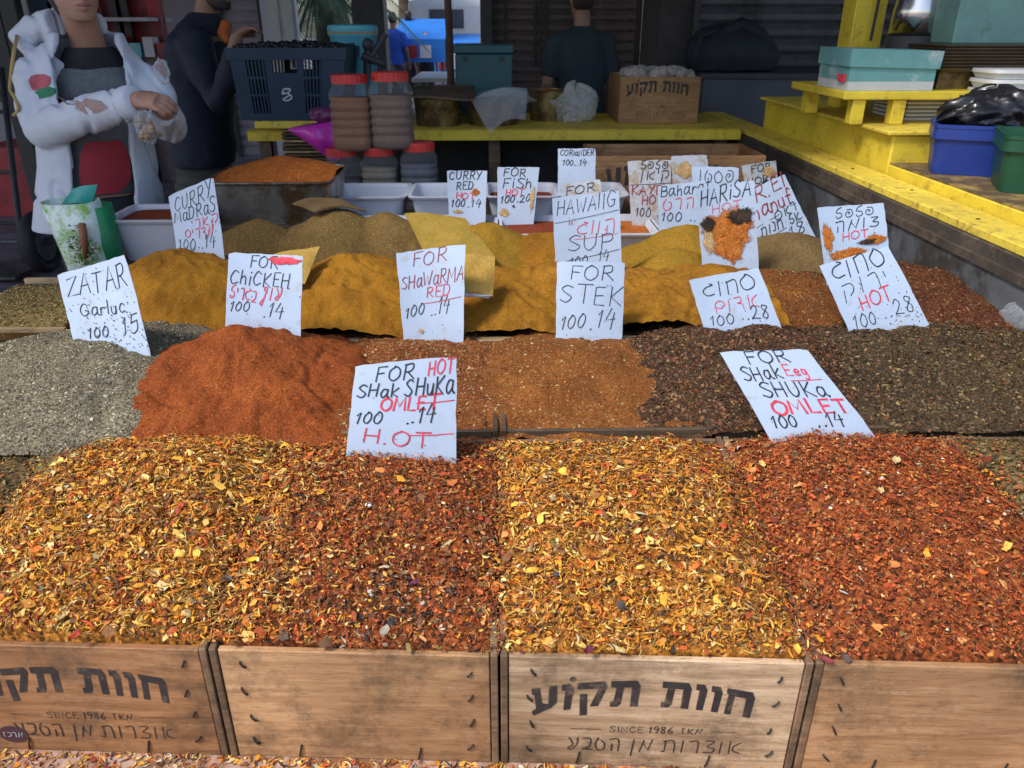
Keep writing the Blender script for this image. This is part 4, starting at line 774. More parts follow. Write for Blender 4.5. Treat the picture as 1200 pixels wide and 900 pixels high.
heap('dark russet coarse mix along the metal wall', 1075, 322, 2.05, .34, .32, (.96, 1.265, 1.80, 2.20), .755, Pdr, gd_, 12000, (.0009, .002), 1.25, 16, 1.2, chip=.4)
# fourth row
heap('brown spice mound beside the steel pan', 300, 257, 2.42, .22, .16, (-.97, -.72, 2.17, 2.56), .755, Pt, gy_, 1500, (.0008, .0016), 1.2, 21)
heap('broad tan-brown spice mound under the brown lid', 395, 246, 2.42, .30, .22, (-.70, -.33, 2.17, 2.56), .755, Pt, gz, 3000, (.0008, .0016), 1.2, 22, .9, extra=[(450, 248, 2.43, .24, .2)])
heap('olive-yellow spice mound behind the folded boards', 565, 262, 2.42, .26, .20, (-.31, .02, 2.17, 2.56), .755, Pol, None, 0, seed=23, rough=.9)
heap('turmeric mound left of the HAWAIIG card', 640, 274, 2.40, .24, .20, (.03, .26, 2.17, 2.56), .755, Pyo, None, 0, seed=24, rough=.9)
heap('peaked olive-brown mound left of the HARISA card', 806, 264, 2.40, .25, .20, (.30, .60, 2.17, 2.56), .755, Pol, None, 0, seed=25, rough=.9, extra=[(795, 290, 2.24, .16, .14)])
heap('smooth grey-brown mound right of the HARISA card', 930, 274, 2.40, .24, .20, (.62, .95, 2.17, 2.56), .755, Pgb, None, 0, seed=26, rough=.7)

# ------------------------------------------------------------------ tubs, pan, jars and cards behind the heaps
MB().box(-1.30, 1.20, 2.60, 3.72, .672, .70).build('rear_riser', M_woodold, table)
for x in (-1.25, 0, 1.15): MB().box(x - .03, x + .03, 3.0, 3.06, .5405, .671).build('riser_block', M_woodold, table)
def tub(name, label, cat, x0, x1, y0, y1, zb, zt, m, fill=None, fz=.03, th=.004, tap=.03, mound=.0, group=None, lip=.010, rot=0):
    t = thing(name, label, cat, group); cx, cy = (x0 + x1) / 2, (y0 + y1) / 2; hx, hy = (x1 - x0) / 2, (y1 - y0) / 2
    def ring(z, dx): return (cx, cy, z, hx - dx, hy - dx, rot, 9)
    H = zt - zb
    MB().rings([ring(zb, tap), ring(zt - .012, .003), ring(zt - .012, -lip * .5), ring(zt - .004, -lip), ring(zt, -lip), ring(zt, th), ring(zt - .012, th + .004), ring(zb + .006, tap + th)], 40, True).build('tub_shell', m, t, smooth=False)
    if fill:
        k = 36; rr = [(cx, cy, zt - fz - .03, hx - th - .012, hy - th - .012, rot, 9)]
        for i in range(7):
            s = 1 - i / 6.5; rr.append((cx, cy, zt - fz + (mound + .006) * (1 - s ** 1.6), (hx - th - .004) * s, (hy - th - .004) * s, rot, 9 if i < 2 else 3))
        MB().rings(rr, k, True).build('powder_fill', fill, t, smooth=True)
    return t
fx = [(-.56, -.28, None), (-.265, .005, Pred), (.02, .30, Pred), (.315, .56, Pors), (.575, .80, Pred)]
names = ['white tub with smooth dark red powder behind the tan mound', 'white tub of dark red powder behind the CURRY RED card', 'white tub of dark red powder behind the FISH card', 'white tub of orange-red powder beneath the KAYEN card', 'white tub of dark red powder behind the BAHARAT card']
for (a, b, f), l in zip(fx, names): tub('plastic_tub', l, 'tub', a, b, 2.60, 2.89, .7005, .80, M_tub, f or Pred, .022, group='white tubs in the first tub row')
bx_ = [(-.62, -.34), (-.32, -.05), (-.03, .24), (.26, .50)]
bl = ['empty milky tub nearest the steel pan', 'milky tub in front of the grey jars', 'milky tub of red powder behind the FISH card tub', 'milky tub of red powder behind the highest small card']
for i, ((a, b), l) in enumerate(zip(bx_, bl)): tub('plastic_tub', l, 'tub', a, b, 2.93, 3.20, .7005, .862, M_tub, Pred if i > 1 else None, .035, group='milky tubs in the second tub row')
# white tub of red spice at the left, steel pan
c0, c1 = at(122, 258, 2.5), at(207, 255, 2.5)
tub('plastic_tub', 'pinkish white tub of dark red spice beside the woman', 'tub', c0.x, c1.x + .02, 2.5, 2.74, .735, c0.z, M_white, Pred, .018, mound=.015)
MB().box(c0.x - .05, c1.x + .04, 2.46, 2.80, .5405, .734).build('support_box', M_woodold, table)
M_steel = mat('steel_pan', (.30, .29, .27), .38, .85, var=.3, scale=14, bump=.1, dirt=(.16, .10, .05), dirt_amt=.42, dirt_scale=9)
p0, p1 = at(234, 214, 2.72), at(386, 210, 2.72)
pan = tub('steel_pan', 'rectangular steel pan heaped with orange-red spice', 'pan', p0.x, p1.x, 2.72, 3.10, .805, p0.z, M_steel, None, tap=.022, lip=.008)
xs, ys = np.meshgrid(np.linspace(p0.x + .004, p1.x - .004, 110), np.linspace(2.726, 3.094, 80)); cx, cy = (p0.x + p1.x) / 2, 2.92
rr = np.maximum(np.abs(xs - cx) / (p1.x - p0.x) * 2, np.abs(ys - cy) / .19)
zs = p0.z - .012 + .075 * np.clip(1 - np.hypot((xs - cx - .02) / .26, (ys - cy) / .20), 0, 1) ** .75 + .015 * fbm(xs * 25, ys * 25, 4, 4)
gridmesh('spice_mound', xs, ys, zs, Pors, pan)
MB().box(p0.x - .03, p1.x + .03, 2.70, 3.12, .701, .804).build('support_block', M_woodold, table)
# jars
M_jar = plastic_clear('clear_jar', (.55, .55, .58), .10, .14); M_lid = mat('red_lid', (.52, .028, .025), .4, var=.12, bump=.03)
def jar(label, px, ptop, pbot, y, dia, fillm, level=.9):
    b, tp = at(px, pbot, y), at(px, ptop, y); x, z0, z1_ = b.x, b.z, tp.z; r = dia / 2; H = z1_ - z0
    t = thing('plastic_jar', label, 'jar', 'red-lidded plastic jars')
    def prof(r, z): return (x, y, z, r, r, 0, 3.2)
    pr = [(r * .86, 0), (r * .97, .03 * H)]
    for k in range(5): zz = (.10 + .115 * k) * H; pr += [(r, zz), (r, zz + .06 * H), (r * .94, zz + .08 * H), (r * .94, zz + .095 * H)]
    pr += [(r, .70 * H), (r * .98, .78 * H), (r * .84, .855 * H), (r * .80, .87 * H), (r * .80, .90 * H)]
    MB().rings([prof(a, z0 + q) for a, q in pr], 36, True).build('jar_body', M_jar, t, smooth=True)
    MB().rings([prof(a * .965, z0 + .004 + q * .985) for a, q in pr if q < level * H * .86], 32, True).build('jar_contents', fillm, t, smooth=True)
    lid = MB(); n = 48; pts = []
    for zz, s in ((.885, 1), (.985, 1), (1.0, .95)):
        pts.append((x, y, z0 + zz * H, r * .86 * s, r * .86 * s, 0, 2))
    lid.rings(pts, n)
    for i in range(len(lid.v)):
        if i < n * 2 and i % 2: lid.v[i] = Vector((x, y, lid.v[i].z)) + (lid.v[i] - Vector((x, y, lid.v[i].z))) * .975
    lid.build('lid', M_lid, t)
Pj1 = powder('jar_brown', (.20, .080, .035), (.29, .125, .06), None, 300, .2); Pj2 = powder('jar_greybrown', (.14, .080, .055), (.20, .12, .085), None, 300, .2)
Pj3 = powder('jar_purple', (.08, .05, .07), (.11, .07, .09), None, 300, .2); Pj4 = powder('jar_sage', (.19, .165, .11), (.25, .21, .15), None, 300, .2); Pj5 = powder('jar_slate', (.08, .085, .105), (.11, .115, .14), None, 300, .2)
jar('large jar of brown powder, left of the two upper jars', 416, 87, 175, 3.42, .172, Pj1); jar('large jar of grey-brown powder, right of the two upper jars', 462, 84, 173, 3.42, .178, Pj2)
jar('jar of dark powder, lower left beside the pink bag', 407, 173, 249, 3.42, .158, Pj3, .62); jar('jar of sage-grey powder, middle of the lower three', 449, 172, 249, 3.42, .158, Pj4); jar('jar of slate-blue powder, right of the lower three', 494, 166, 249, 3.42, .162, Pj5)
MB().box(-.80, -.30, 3.30, 3.56, .701, at(449, 249, 3.42).z - .001).build('jar_block', M_woodold, table)
# loose boards and scoops on the heaps
def card(name, label, cat, pts, th, m, bend=0, k=8):
    """thin bent board through four 3-D corners"""
    a, b, c, d = [Vector(p) for p in pts]; nr = (b - a).cross(d - a).normalized(); v = []; f = []
    if nr.z < 0: nr = -nr
    for s in (0, -th):
        for j in range(k + 1):
            for i in range(k + 1):
                u, w_ = i / k, j / k; v.append((a * (1 - u) + b * u) * (1 - w_) + (d * (1 - u) + c * u) * w_ + nr * (s + bend * math.sin(math.pi * u) + .002 * math.sin(7 * u + 5 * w_)))
    K = (k + 1) ** 2
    for j in range(k):
        for i in range(k): q = j * (k + 1) + i; f += [(q, q + 1, q + k + 2, q + k + 1), (K + q, K + q + k + 1, K + q + k + 2, K + q + 1)]
    e = list(range(k + 1)) + [(j + 1) * (k + 1) - 1 for j in range(1, k + 1)] + [k * (k + 1) + i for i in range(k - 1, -1, -1)] + [j * (k + 1) for j in range(k - 1, 0, -1)]
    for p, q in zip(e, e[1:] + e[:1]): f.append((p, q, K + q, K + p))
    return tag(pydata(name, v, f, m), label, cat)
M_yc = powder('dusted_yellow_board', (.40, .24, .05), (.52, .33, .08), None, grain=200, amt=.12, blotch=14); M_oc = powder('dusted_olive_board', (.30, .20, .035), (.38, .25, .05), None, grain=200, amt=.15, blotch=14); M_bc = powder('dusted_brown_lid', (.14, .09, .04), (.20, .13, .06), None, grain=200, amt=.15, blotch=14)
card('spice_board', 'olive-dusted board lying on the yellow mound', 'board', [at(474, 250, 2.50), at(545, 256, 2.50), at(580, 300, 2.22), at(500, 300, 2.20)], .004, M_oc, .008)
card('spice_board', 'brown curved lid resting on the tan mound', 'lid', [at(343, 238, 2.48), at(398, 233, 2.56), at(429, 246, 2.44), at(370, 246, 2.38)], .006, M_bc, .012)
card('spice_card', 'bare yellow card sticking out behind the CHICKEN card', 'card', [at(318, 299, 1.93), at(375, 289, 1.98), at(357, 332, 1.84), at(320, 330, 1.82)], .0025, M_yc, .004)
card('folded_card', 'folded yellow card leaning right of the SHAWARMA card', 'card', [at(541, 298, 1.86), at(580, 301, 1.88), at(578, 347, 1.80), at(541, 342, 1.78)], .004, M_yc, .006)
card('folded_card', 'torn white strip under the folded yellow card', 'card', [at(543, 343, 1.772), at(577, 346, 1.792), at(573, 349, 1.788), at(546, 347, 1.768)], .003, M_card2, .001)
# tray of dried herbs at the far left, steel bowl under the zaatar
ta, tb = at(-60, 389, 1.79), at(150, 389, 1.79)
tray = thing('metal_tray', 'flat metal tray of dried brown herbs at the left edge', 'tray')
M_alu = mat('tray_metal', (.36, .34, .31), .4, .7, var=.3, scale=12, dirt=(.2, .1, .03), dirt_amt=.46, dirt_scale=10)
xl, xr, yn, yf, zt = ta.x, -1.07, 1.80, 2.16, ta.z + .005
m_ = MB(); m_.box(xl, xr, yn, yf, zt - .03, zt - .026).box(xl, xr, yn - .004, yn, zt - .03, zt).box(xl, xr, yf, yf + .004, zt - .03, zt).box(xr, xr + .004, yn, yf, zt - .03, zt).box(xl - .004, xl, yn, yf, zt - .03, zt); m_.build('tray_pan', M_alu, tray)
MB().box(xl - .02, xr + .02, yn - .016, yn - .005, zt - .006, zt + .004).build('rim', M_plank, tray)
MB().box(xl - .02, xr + .02, yf + .006, yf + .02, zt - .02, zt + .012).build('back_rim', M_plank, tray)
xs, ys = np.meshgrid(np.linspace(xl + .002, xr - .002, 100), np.linspace(yn + .002, yf - .002, 80)); zf_ = lambda x, y: zt - .012 + .03 * np.clip((y - yn) / .2, 0, 1) ** .6 * np.clip((yf - y) / .08, 0, 1) ** .5 + .02 * fbm(x * 20, y * 20, 4, 8)
Phb = powder('dry_herb', (.13, .09, .035), (.21, .145, .05), (.42, .32, .12), grain=260, amt=.6, dark=(.05, .035, .015))
gridmesh('herb_bed', xs, ys, zf_(xs, ys), Phb, tray)
n = 5000; x = RNG.uniform(xl, xr, n); y = RNG.uniform(yn, yf, n); nr = normals(zf_, x, y); chips('herb_flakes', np.stack([x, y, zf_(x, y)], -1), nr, np.array([(.22, .15, .05), (.38, .28, .1), (.1, .07, .03)])[RNG.integers(0, 3, n)], RNG.uniform(.0015, .004, n), M_flake, tray)
MB().box(xl, xr, yn + .02, yf - .02, .5405, zt - .031).build('tray_block', M_woodold, table)
zc = at(60, 440, 1.5)
bowl = thing('steel_bowl', 'wide steel bowl rim under the grey zaatar heap', 'bowl')
MB().rings([(zc.x - .02, 1.50, .60, .12, .10), (zc.x - .02, 1.50, .68, .24, .17), (zc.x - .02, 1.50, .752, .29, .20), (zc.x - .02, 1.50, .757, .295, .205), (zc.x - .02, 1.50, .752, .284, .195), (zc.x - .02, 1.50, .69, .23, .16)], 48).build('bowl_shell', M_alu, bowl, smooth=True)
# bag of herbs
M_bag = mat('printed_bag', (.62, .70, .66), .35, var=.08, bump=.3, bscale=25, dirt=(.22, .42, .06), dirt_amt=.40, dirt_scale=16)
M_green = mat('green_bag', (.015, .22, .08), .4, var=.2, bump=.2); M_teal = mat('teal_bag', (.03, .30, .26), .4, var=.2, bump=.2)
bag = thing('herb_bag', 'open white and green printed bag of herbs with a wooden scoop', 'bag')
q = [at(58, 238, 2.42), at(110, 234, 2.36), at(84, 312, 2.40), at(122, 306, 2.40)]
bz = .5 * (q[2].z + q[3].z) - .10; bc = at(107, 300, 2.46)
MB().rings([(bc.x - .005, 2.46, bz, .06, .05, 0, 3), (bc.x - .004, 2.46, bz + .10, .070, .06, 0, 3), (bc.x - .014, 2.46, bz + .2, .078, .06, .05, 3), (bc.x - .026, 2.46, bz + .285, .084, .064, .1, 2.4), (bc.x - .026, 2.46, bz + .285, .079, .059, .1, 2.4), (bc.x - .014, 2.46, bz + .2, .070, .053, .05, 3)], 36).build('bag_body', M_bag, bag, smooth=True)
MB().rings([(bc.x + .016, 2.475, bz + .02, .070, .050, 0, 3), (bc.x + .016, 2.475, bz + .15, .074, .058, .1, 3), (bc.x + .008, 2.485, bz + .265, .072, .058, .15, 3), (bc.x + .008, 2.485, bz + .265, .068, .054, .15, 3), (bc.x + .016, 2.475, bz + .17, .068, .053, .1, 3)], 36).build('green_side', M_green, bag, smooth=True)
card('bag_flap', '', '', [at(72, 240, 2.50), at(108, 238, 2.50), at(114, 216, 2.50), at(84, 222, 2.52)], .002, M_teal, .01)
fl = bpy.data.objects['bag_flap']; fl.parent = bag; del fl['label']
MB().tube([at(96, 262, 2.385), at(99, 285, 2.385), at(101, 302, 2.385)], [.011, .012, .006], 12).build('wooden_scoop', mat('scoop_wood', (.20, .07, .03), .6), bag, smooth=True)
n = 700; cx_ = at(97, 292, 2.39); pp = np.array([[cx_.x + a * .034, 2.388 - .004 * b, cx_.z + c * .052] for a, b, c in zip(RNG.normal(0, .5, n), RNG.random(n), RNG.normal(0, .5, n))]); chips('herb_leaves', pp, np.tile([0, -1.0, .1], (n, 1)), np.array([(.05, .14, .025), (.16, .26, .04), (.5, .55, .4), (.03, .07, .02)])[RNG.integers(0, 4, n)], RNG.uniform(.002, .005, n), M_flake, bag)
MB().box(bc.x - .12, bc.x + .12, 2.38, 2.56, .5405, bz - .001).build('bag_block', M_woodold, table)

# ------------------------------------------------------------------ right rail, sheet wall
M_beam = mat('black_timber', (.045, .035, .028), .75, var=.4, scale=12, bump=.4, dirt=(.10, .075, .05), dirt_amt=.40, dirt_scale=9)
M_steptop = mat('dirty_step_top', (.30, .20, .06), .65, var=.35, scale=9, bump=.4, dirt=(.09, .06, .03), dirt_amt=.47, dirt_scale=8)
rail = thing('stall_rail', 'long worn yellow-topped timber rail along the right of the stall', 'rail')
MB().box(1.305, 1.430, .9, 5.06, .925, .95).build('yellow_cap', M_yelworn, rail, bevel=.003)
for k in range(9): MB().tube([(1.36 + .02 * (k % 2), 1.3 + .42 * k, .9495), (1.36 + .02 * (k % 2), 1.3 + .42 * k, .952)], .006, 10).build('screw', M_staple, rail)
MB().box(1.300, 1.420, .9, 5.06, .80, .9245).build('beam', M_beam, rail, bevel=.004)
MB().box(1.286, 1.299, .9, 5.04, .865, .888).build('ledge', M_beam, rail)
for y in (1.0, 3.0, 5.0): MB().box(1.315, 1.405, y - .05, y + .05, 0, .7995).build('post', M_woodold, rail)
MB().box(1.294, 1.2985, .9, 4.19, .46, .8645).build('sheet_lining', M_galv, rail)
# crumpled clear plastic at the right edge of the second row
M_film = plastic_clear('clear_film', (.70, .74, .80), .10, .26)
def crumple(name, label, cat, c, r, m, seed, res=28, sag=.35, kind=None, parent=None, zmin=None):
    mb = MB(); rg = random.Random(seed); mb.ball(c, r, 72, 44); ph = [rg.uniform(0, 9) for _ in range(3)]
    c = Vector(c)
    P = np.array([v - c for v in mb.v]); nn = np.linalg.norm(P / np.array(r), axis=1)[:, None]
    th = np.arctan2(P[:, 1], P[:, 0]); k = np.abs(fbm(np.cos(th) * 2.3 + ph[0] + P[:, 2] / r[2] * .8, np.sin(th) * 2.3 + P[:, 2] / r[2] * 1.9 + ph[1], 4, seed)) * 2.6
    P = P * (1 + sag * (k - .35))[:, None]
    for i in range(len(mb.v)):
        mb.v[i] = c + Vector(P[i])
        if zmin is not None and mb.v[i].z < zmin: mb.v[i].z = zmin
    o = mb.build(name, m, parent, smooth=True)
    if parent is None: tag(o, label, cat)
    return o
crumple('plastic_bag', 'crumpled clear plastic bag at the right edge against the sheet metal', 'plastic bag', at(1192, 380, 1.79), (.035, .06, .055), M_film, 5)

# ------------------------------------------------------------------ rear counter and what stands on it
counter = thing('rear_counter', 'yellow painted counter across the back of the stall', 'counter')
MB().box(-1.27, 1.286, 4.2, 5.0, .918, .95).build('counter_top', M_yelworn, counter, bevel=.003)
MB().box(-1.27, 1.286, 4.176, 4.199, .90, .946).build('front_edge', M_yel, counter)
MB().box(-1.20, 1.28, 4.9, 4.93, 0, .917).build('shade_board', M_dark, counter)  # dark board standing in for the shade beneath the counter
MB().box(-1.20, 1.28, 4.30, 4.88, .30, .33).build('lower_shelf', M_woodold, counter)
for x in (-1.2, 0, 1.2):
    for y in (4.25, 4.85): MB().box(x - .03, x + .03, y - .03, y + .03, 0, .917).build('leg', M_woodold, counter)
# wooden branded boxes
def small_crate(label, a, b, y0, y1, z0, z1_, m, letters=True, only=None, y0f=.80, hh=.30):
    t = thing('wooden_crate', label, 'crate'); th = .012
    fp = MB().box(a, b, y0, y0 + th, z0, z1_).build('front_panel', m, t, bevel=.002)
    MB().box(a, b, y1 - th, y1, z0, z1_).build('back_panel', m, t)
    MB().box(a, a + th, y0 + th, y1 - th, z0, z1_).build('side_panel', m, t); MB().box(b - th, b, y0 + th, y1 - th, z0, z1_).build('side_panel', m, t)
    MB().box(a + th, b - th, y0 + th, y1 - th, z0, z0 + th).build('base_panel', m, t)
    if letters: brand(fp, lambda u, q, l=0: Vector((a + u, y0 - l - .001, z0 + q)), b - a, z1_ - z0, True, only, y0f, hh)
    return t
M_woodo = wood('orange_box_wood', (.30, .16, .065), (.40, .24, .11), gamt=.38)
a, b = at(725, 134, 4.45), at(818, 132, 4.45)
small_crate('branded wooden box of pale stones on the yellow counter', a.x, b.x, 4.45, 4.90, .951, at(770, 90, 4.45).z, M_woodo, y0f=.82, hh=.24)
M_stone = mat('pale_lump', (.30, .27, .23), .6, var=.4, scale=20, bump=.3)
for k in range(16):
    u = (k % 8 + .5) / 8; c = Vector((a.x + .03 + (b.x - a.x - .06) * u, 4.52 + (k // 8) * .13 + random.uniform(-.03, .03), at(770, 90, 4.45).z + random.uniform(-.015, .02)))
    o = crumple('wrapped_lump', '', '', c, (.045 * random.uniform(.7, 1.1), .045, .035 * random.uniform(.7, 1.4)), M_stone, 40 + k, sag=.3)
    tag(o, 'pale wrapped lump heaped in the branded box on the counter', 'lump', 'pale lumps in the counter box')
a, b = at(699, 232, 3.05), at(905, 232, 3.05)
small_crate('half-hidden branded wooden box behind the rear cards', a.x, b.x + .02, 3.24, 3.60, .701, at(780, 183, 3.24).z, M_woodo, True, None, .80, .30)
# blue crate
M_blue = mat('blue_crate_plastic', (.012, .034, .068), .45, var=.15, bump=.05); M_logo = mat('white_print', (.55, .58, .6), .5, bump=0)
bc_ = thing('plastic_crate', 'dark blue slatted plastic crate heaped with black olives', 'crate')
yb = 3.98; TLc, TRc, BRc, BLc = at(266, 56, yb), at(403, 49, yb), at(400, 136, yb), at(282, 142, yb)
z0, z1_ = BLc.z, TLc.z; xl0, xr0, xl1, xr1 = BLc.x, BRc.x + .0, TLc.x, TRc.x; dep = .38
def crt(u, q, d=0):    # u across, q up, d into depth
    return Vector(((xl0 + (xr0 - xl0) * u) * (1 - q) + (xl1 + (xr1 - xl1) * u) * q, yb + d + .03 * (1 - q) * (1 if d < .1 else -1), z0 + (z1_ - z0) * q))
def cpan(mb, u0, u1, q0, q1, d0, d1): mb.hexa([crt(u0, q0, d0), crt(u1, q0, d0), crt(u1, q0, d1), crt(u0, q0, d1), crt(u0, q1, d0), crt(u1, q1, d0), crt(u1, q1, d1), crt(u0, q1, d1)])
for d0, nm in ((0, 'front_wall'), (dep, 'back_wall')):
    mb = MB()
    cpan(mb, .30, .64, .10, .66, d0, d0 + .012); cpan(mb, .0, .30, .0, .10, d0 - .004, d0 + .014); cpan(mb, .30, 1, .0, .10, d0 - .004, d0 + .014)
    cpan(mb, -.02, 1.02, .84, 1.0, d0 - .010, d0 + .016); cpan(mb, .0, .13, .10, .84, d0, d0 + .012); cpan(mb, .80, 1, .10, .84, d0, d0 + .012)
    cpan(mb, .30, .36, .66, .84, d0, d0 + .012); cpan(mb, .58, .64, .66, .84, d0, d0 + .012)
    for k in range(5): cpan(mb, .145 + .032 * k, .160 + .032 * k, .10, .84, d0 + .001, d0 + .011)
    for k in range(5): cpan(mb, .652 + .032 * k, .666 + .032 * k, .10, .84, d0 + .001, d0 + .011)
    for q_ in (.34, .58): cpan(mb, .0, .30, q_, q_ + .03, d0 - .005, d0 + .013); cpan(mb, .64, 1, q_, q_ + .03, d0 - .005, d0 + .013)
    mb.build(nm, M_blue, bc_)
for u0, u1 in ((0, .02), (.98, 1)):
    mb = MB(); cpan(mb, u0, u1, .0, 1.0, .017, dep - .005); mb.build('side_wall', M_blue, bc_)
mb = MB(); cpan(mb, .02, .98, .0, .03, .017, dep - .005); mb.build('base', M_blue, bc_)
mb = MB()
for s in ('~.2,.95 .9,.9 .5,.62 .15,.75', '~.1,.55 .6,.6 .95,.3 .55,.02 .1,.1 .45,.3 .85,.5', '~.05,.6 .3,.95 .8,1'):
    p = smooth_pts([tuple(float(v) for v in a.split(',')) for a in s.lstrip('~').split()])
    ribbon(mb, p, .10, lambda p, l: crt(.42 + p[0] * .10, .28 + p[1] * .17, -.004 - l), .001)
mb.build('emblem', M_logo, bc_)
M_olive = mat('black_olive', (.012, .011, .014), .3, var=.3, bump=.1)
mb = MB(); rg = random.Random(5)
for k in range(420):
    u, d = rg.random(), rg.random(); q_ = .985 + .05 * (1 - (2 * u - 1) ** 2) * (1 - (2 * d - 1) ** 2) + rg.uniform(-.03, .03)
    mb.ball(crt(.03 + .94 * u, q_, .025 + (dep - .05) * d), (rg.uniform(.009, .013), rg.uniform(.009, .013), rg.uniform(.009, .014)), 6, 4)
o = mb.build('olives', M_olive, bc_, smooth=True); o['kind'] = 'stuff'
mb = MB(); cpan(mb, .025, .975, .88, .93, .02, dep - .01); mb.build('olive_bed', M_olive, bc_)
# stand below the crate: stack of trays on a stool, pink bag, yellow board end
stx = at(352, 190, 4.1)
stool = thing('tray_stack', 'stack of thin brown trays under the blue crate', 'tray stack')
zt0 = z0 - .035
for k in range(12):
    z_ = zt0 - .004 - .017 * (k + 1); MB().box(xl0 + .17 + .01 * random.random(), xr0 - .06, 4.02, 4.34, z_, z_ + .011).build('tray', M_woodold if k % 3 else M_plank, stool, bevel=.003)
MB().box(xl0 + .2, xr0 - .08, 4.06, 4.32, 0, zt0 - .212).build('stool', M_dark, stool)
MB().box(xl0 + .06, xr0 + .16, 3.99, 4.38, zt0 - .003, zt0 + .033).build('yellow_board', M_yelworn, stool, bevel=.006)
M_pink = mat('magenta_plastic', (.62, .04, .46), .3, var=.15, bump=.15, bscale=12)
pk = thing('plastic_bag', 'bright magenta plastic bag hanging beside the jars', 'plastic bag')
A, B_, C_, D_ = at(337, 152, 3.70), at(402, 140, 3.66), at(402, 186, 3.62), at(388, 188, 3.64)
v = []; f = []; k = 10
for s in (0, .10):
    for j in range(k + 1):
        for i in range(k + 1):
            u, w_ = i / k, j / k; p = (A * (1 - u) + B_ * u) * (1 - w_) + (D_ * (1 - u) + C_ * u) * w_; v.append(p + Vector((0, s + (-.05 if s == 0 else .03) * math.sin(math.pi * u) * math.sin(math.pi * min(1, w_ + .2)) + .01 * math.sin(9 * u + 4 * w_), 0)))
K = (k + 1) ** 2
for j in range(k):
    for i in range(k): q = j * (k + 1) + i; f += [(q, q + 1, q + k + 2, q + k + 1), (K + q, K + q + k + 1, K + q + k + 2, K + q + 1)]
e = list(range(k + 1)) + [(j + 1) * (k + 1) - 1 for j in range(1, k + 1)] + [k * (k + 1) + i for i in range(k - 1, -1, -1)] + [j * (k + 1) for j in range(k - 1, 0, -1)]
for p, q in zip(e, e[1:] + e[:1]): f.append((p, q, K + q, K + p))
pydata('bag_sheet', v, f, M_pink, pk, True)
crumple('bag_knot', '', '', at(382, 135, 3.72), (.08, .05, .035), mat('dusky_pink', (.14, .03, .10), .4), 8, parent=pk)
# blue bucket with scale handle
M_cyan = mat('cyan_bucket', (.05, .30, .42), .35, var=.1, bump=.03); M_cyan2 = mat('cyan_bucket_lid', (.10, .42, .52), .35, var=.1, bump=.03)
bk = thing('lidded_bucket', 'sky-blue plastic bucket with white lettering beyond the jars', 'bucket')
b0, b1 = at(418, 97, 4.6), at(418, 27, 4.6); r1 = (at(447, 40, 4.6).x - at(390, 40, 4.6).x) / 2
MB().rings([(b0.x, 4.6, .951, r1 * .78, r1 * .78), (b0.x, 4.6, b1.z - .06, r1 * .95, r1 * .95)], 40).build('bucket_body', M_cyan, bk, smooth=False)
MB().rings([(b0.x, 4.6, b1.z - .062, r1, r1), (b0.x, 4.6, b1.z - .03, r1 * 1.03, r1 * 1.03), (b0.x, 4.6, b1.z - .012, r1, r1), (b0.x, 4.6, b1.z - .006, r1 * .8, r1 * .8)], 40).build('lid', M_cyan2, bk, smooth=False)
MB().rings([(b0.x, 4.6, b1.z - .05, r1 * 1.035, r1 * 1.035), (b0.x, 4.6, b1.z - .042, r1 * 1.04, r1 * 1.04)], 40).build('lid_band', mat('orange_band', (.5, .22, .1), .5), bk)
mb = MB(); st, wd = text_strokes('Wa', .02)
for s in st: ribbon(mb, [np.array((q[0] / wd, q[1])) for q in s], .14, lambda p, l: Vector((b0.x + r1 * .93 * math.sin(-.75 + .8 * p[0]), 4.6 - r1 * .93 * math.cos(-.75 + .8 * p[0]), .951 + (b1.z - .951) * (.22 + .24 * p[1]))), 0)
mb.build('lettering', M_logo, bk)
mop = thing('bent_tool', 'black jointed clamp leaning before the blue bucket', 'clamp')
MB().tube([at(430, 92, 4.28), at(431, 55, 4.3)], .02, 8).build('stem', M_dark, mop); MB().tube([at(432, 72, 4.28), at(452, 40, 4.32)], .016, 8).build('arm', M_dark, mop); MB().tube([at(424, 66, 4.27), at(452, 76, 4.27)], .018, 8).build('cross_bar', M_dark, mop); MB().ball(at(431, 52, 4.29), .03).build('knob', M_dark, mop)
MB().tube([(at(430, 92, 4.28)), Vector((at(430, 92, 4.28).x, 4.28, .951))], .012, 8).build('foot', M_dark, mop)
# round brass pans, teal box, bags on the counter
M_brass = mat('brass_pan', (.26, .19, .075), .4, .75, var=.35, scale=10, bump=.08, dirt=(.10, .06, .03), dirt_amt=.43, dirt_scale=8)
def rpan(label, px, w_, pt, y, fill):
    b = at(px, pt, y); r = (at(px + w_ / 2, pt, y).x - at(px - w_ / 2, pt, y).x) / 2; zt = b.z; t = thing('round_pan', label, 'pan', 'round pans on the rear counter')
    MB().rings([(b.x, y + r, .951, r * .92, r * .92), (b.x, y + r, zt, r, r), (b.x, y + r, zt + .004, r * 1.03, r * 1.03), (b.x, y + r, zt + .006, r, r), (b.x, y + r, zt - .03, r * .95, r * .95)], 44).build('pan_body', M_brass, t, smooth=False)
    MB().rings([(b.x, y + r, zt - .02, r * .96, r * .96), (b.x, y + r, zt + .0, r * .6, r * .6), (b.x, y + r, zt + .012, r * .1, r * .1)], 40).build('powder_fill', fill, t, smooth=True)
    return b, r
rpan('round brass pan under a flat board, left on the counter', 511, 58, 117, 4.30, Pt); rpan('round brass pan half under the clear bag', 578, 66, 117, 4.32, Pt); rpan('round brass pan of orange powder at the counter middle', 644, 46, 108, 4.55, Pors)
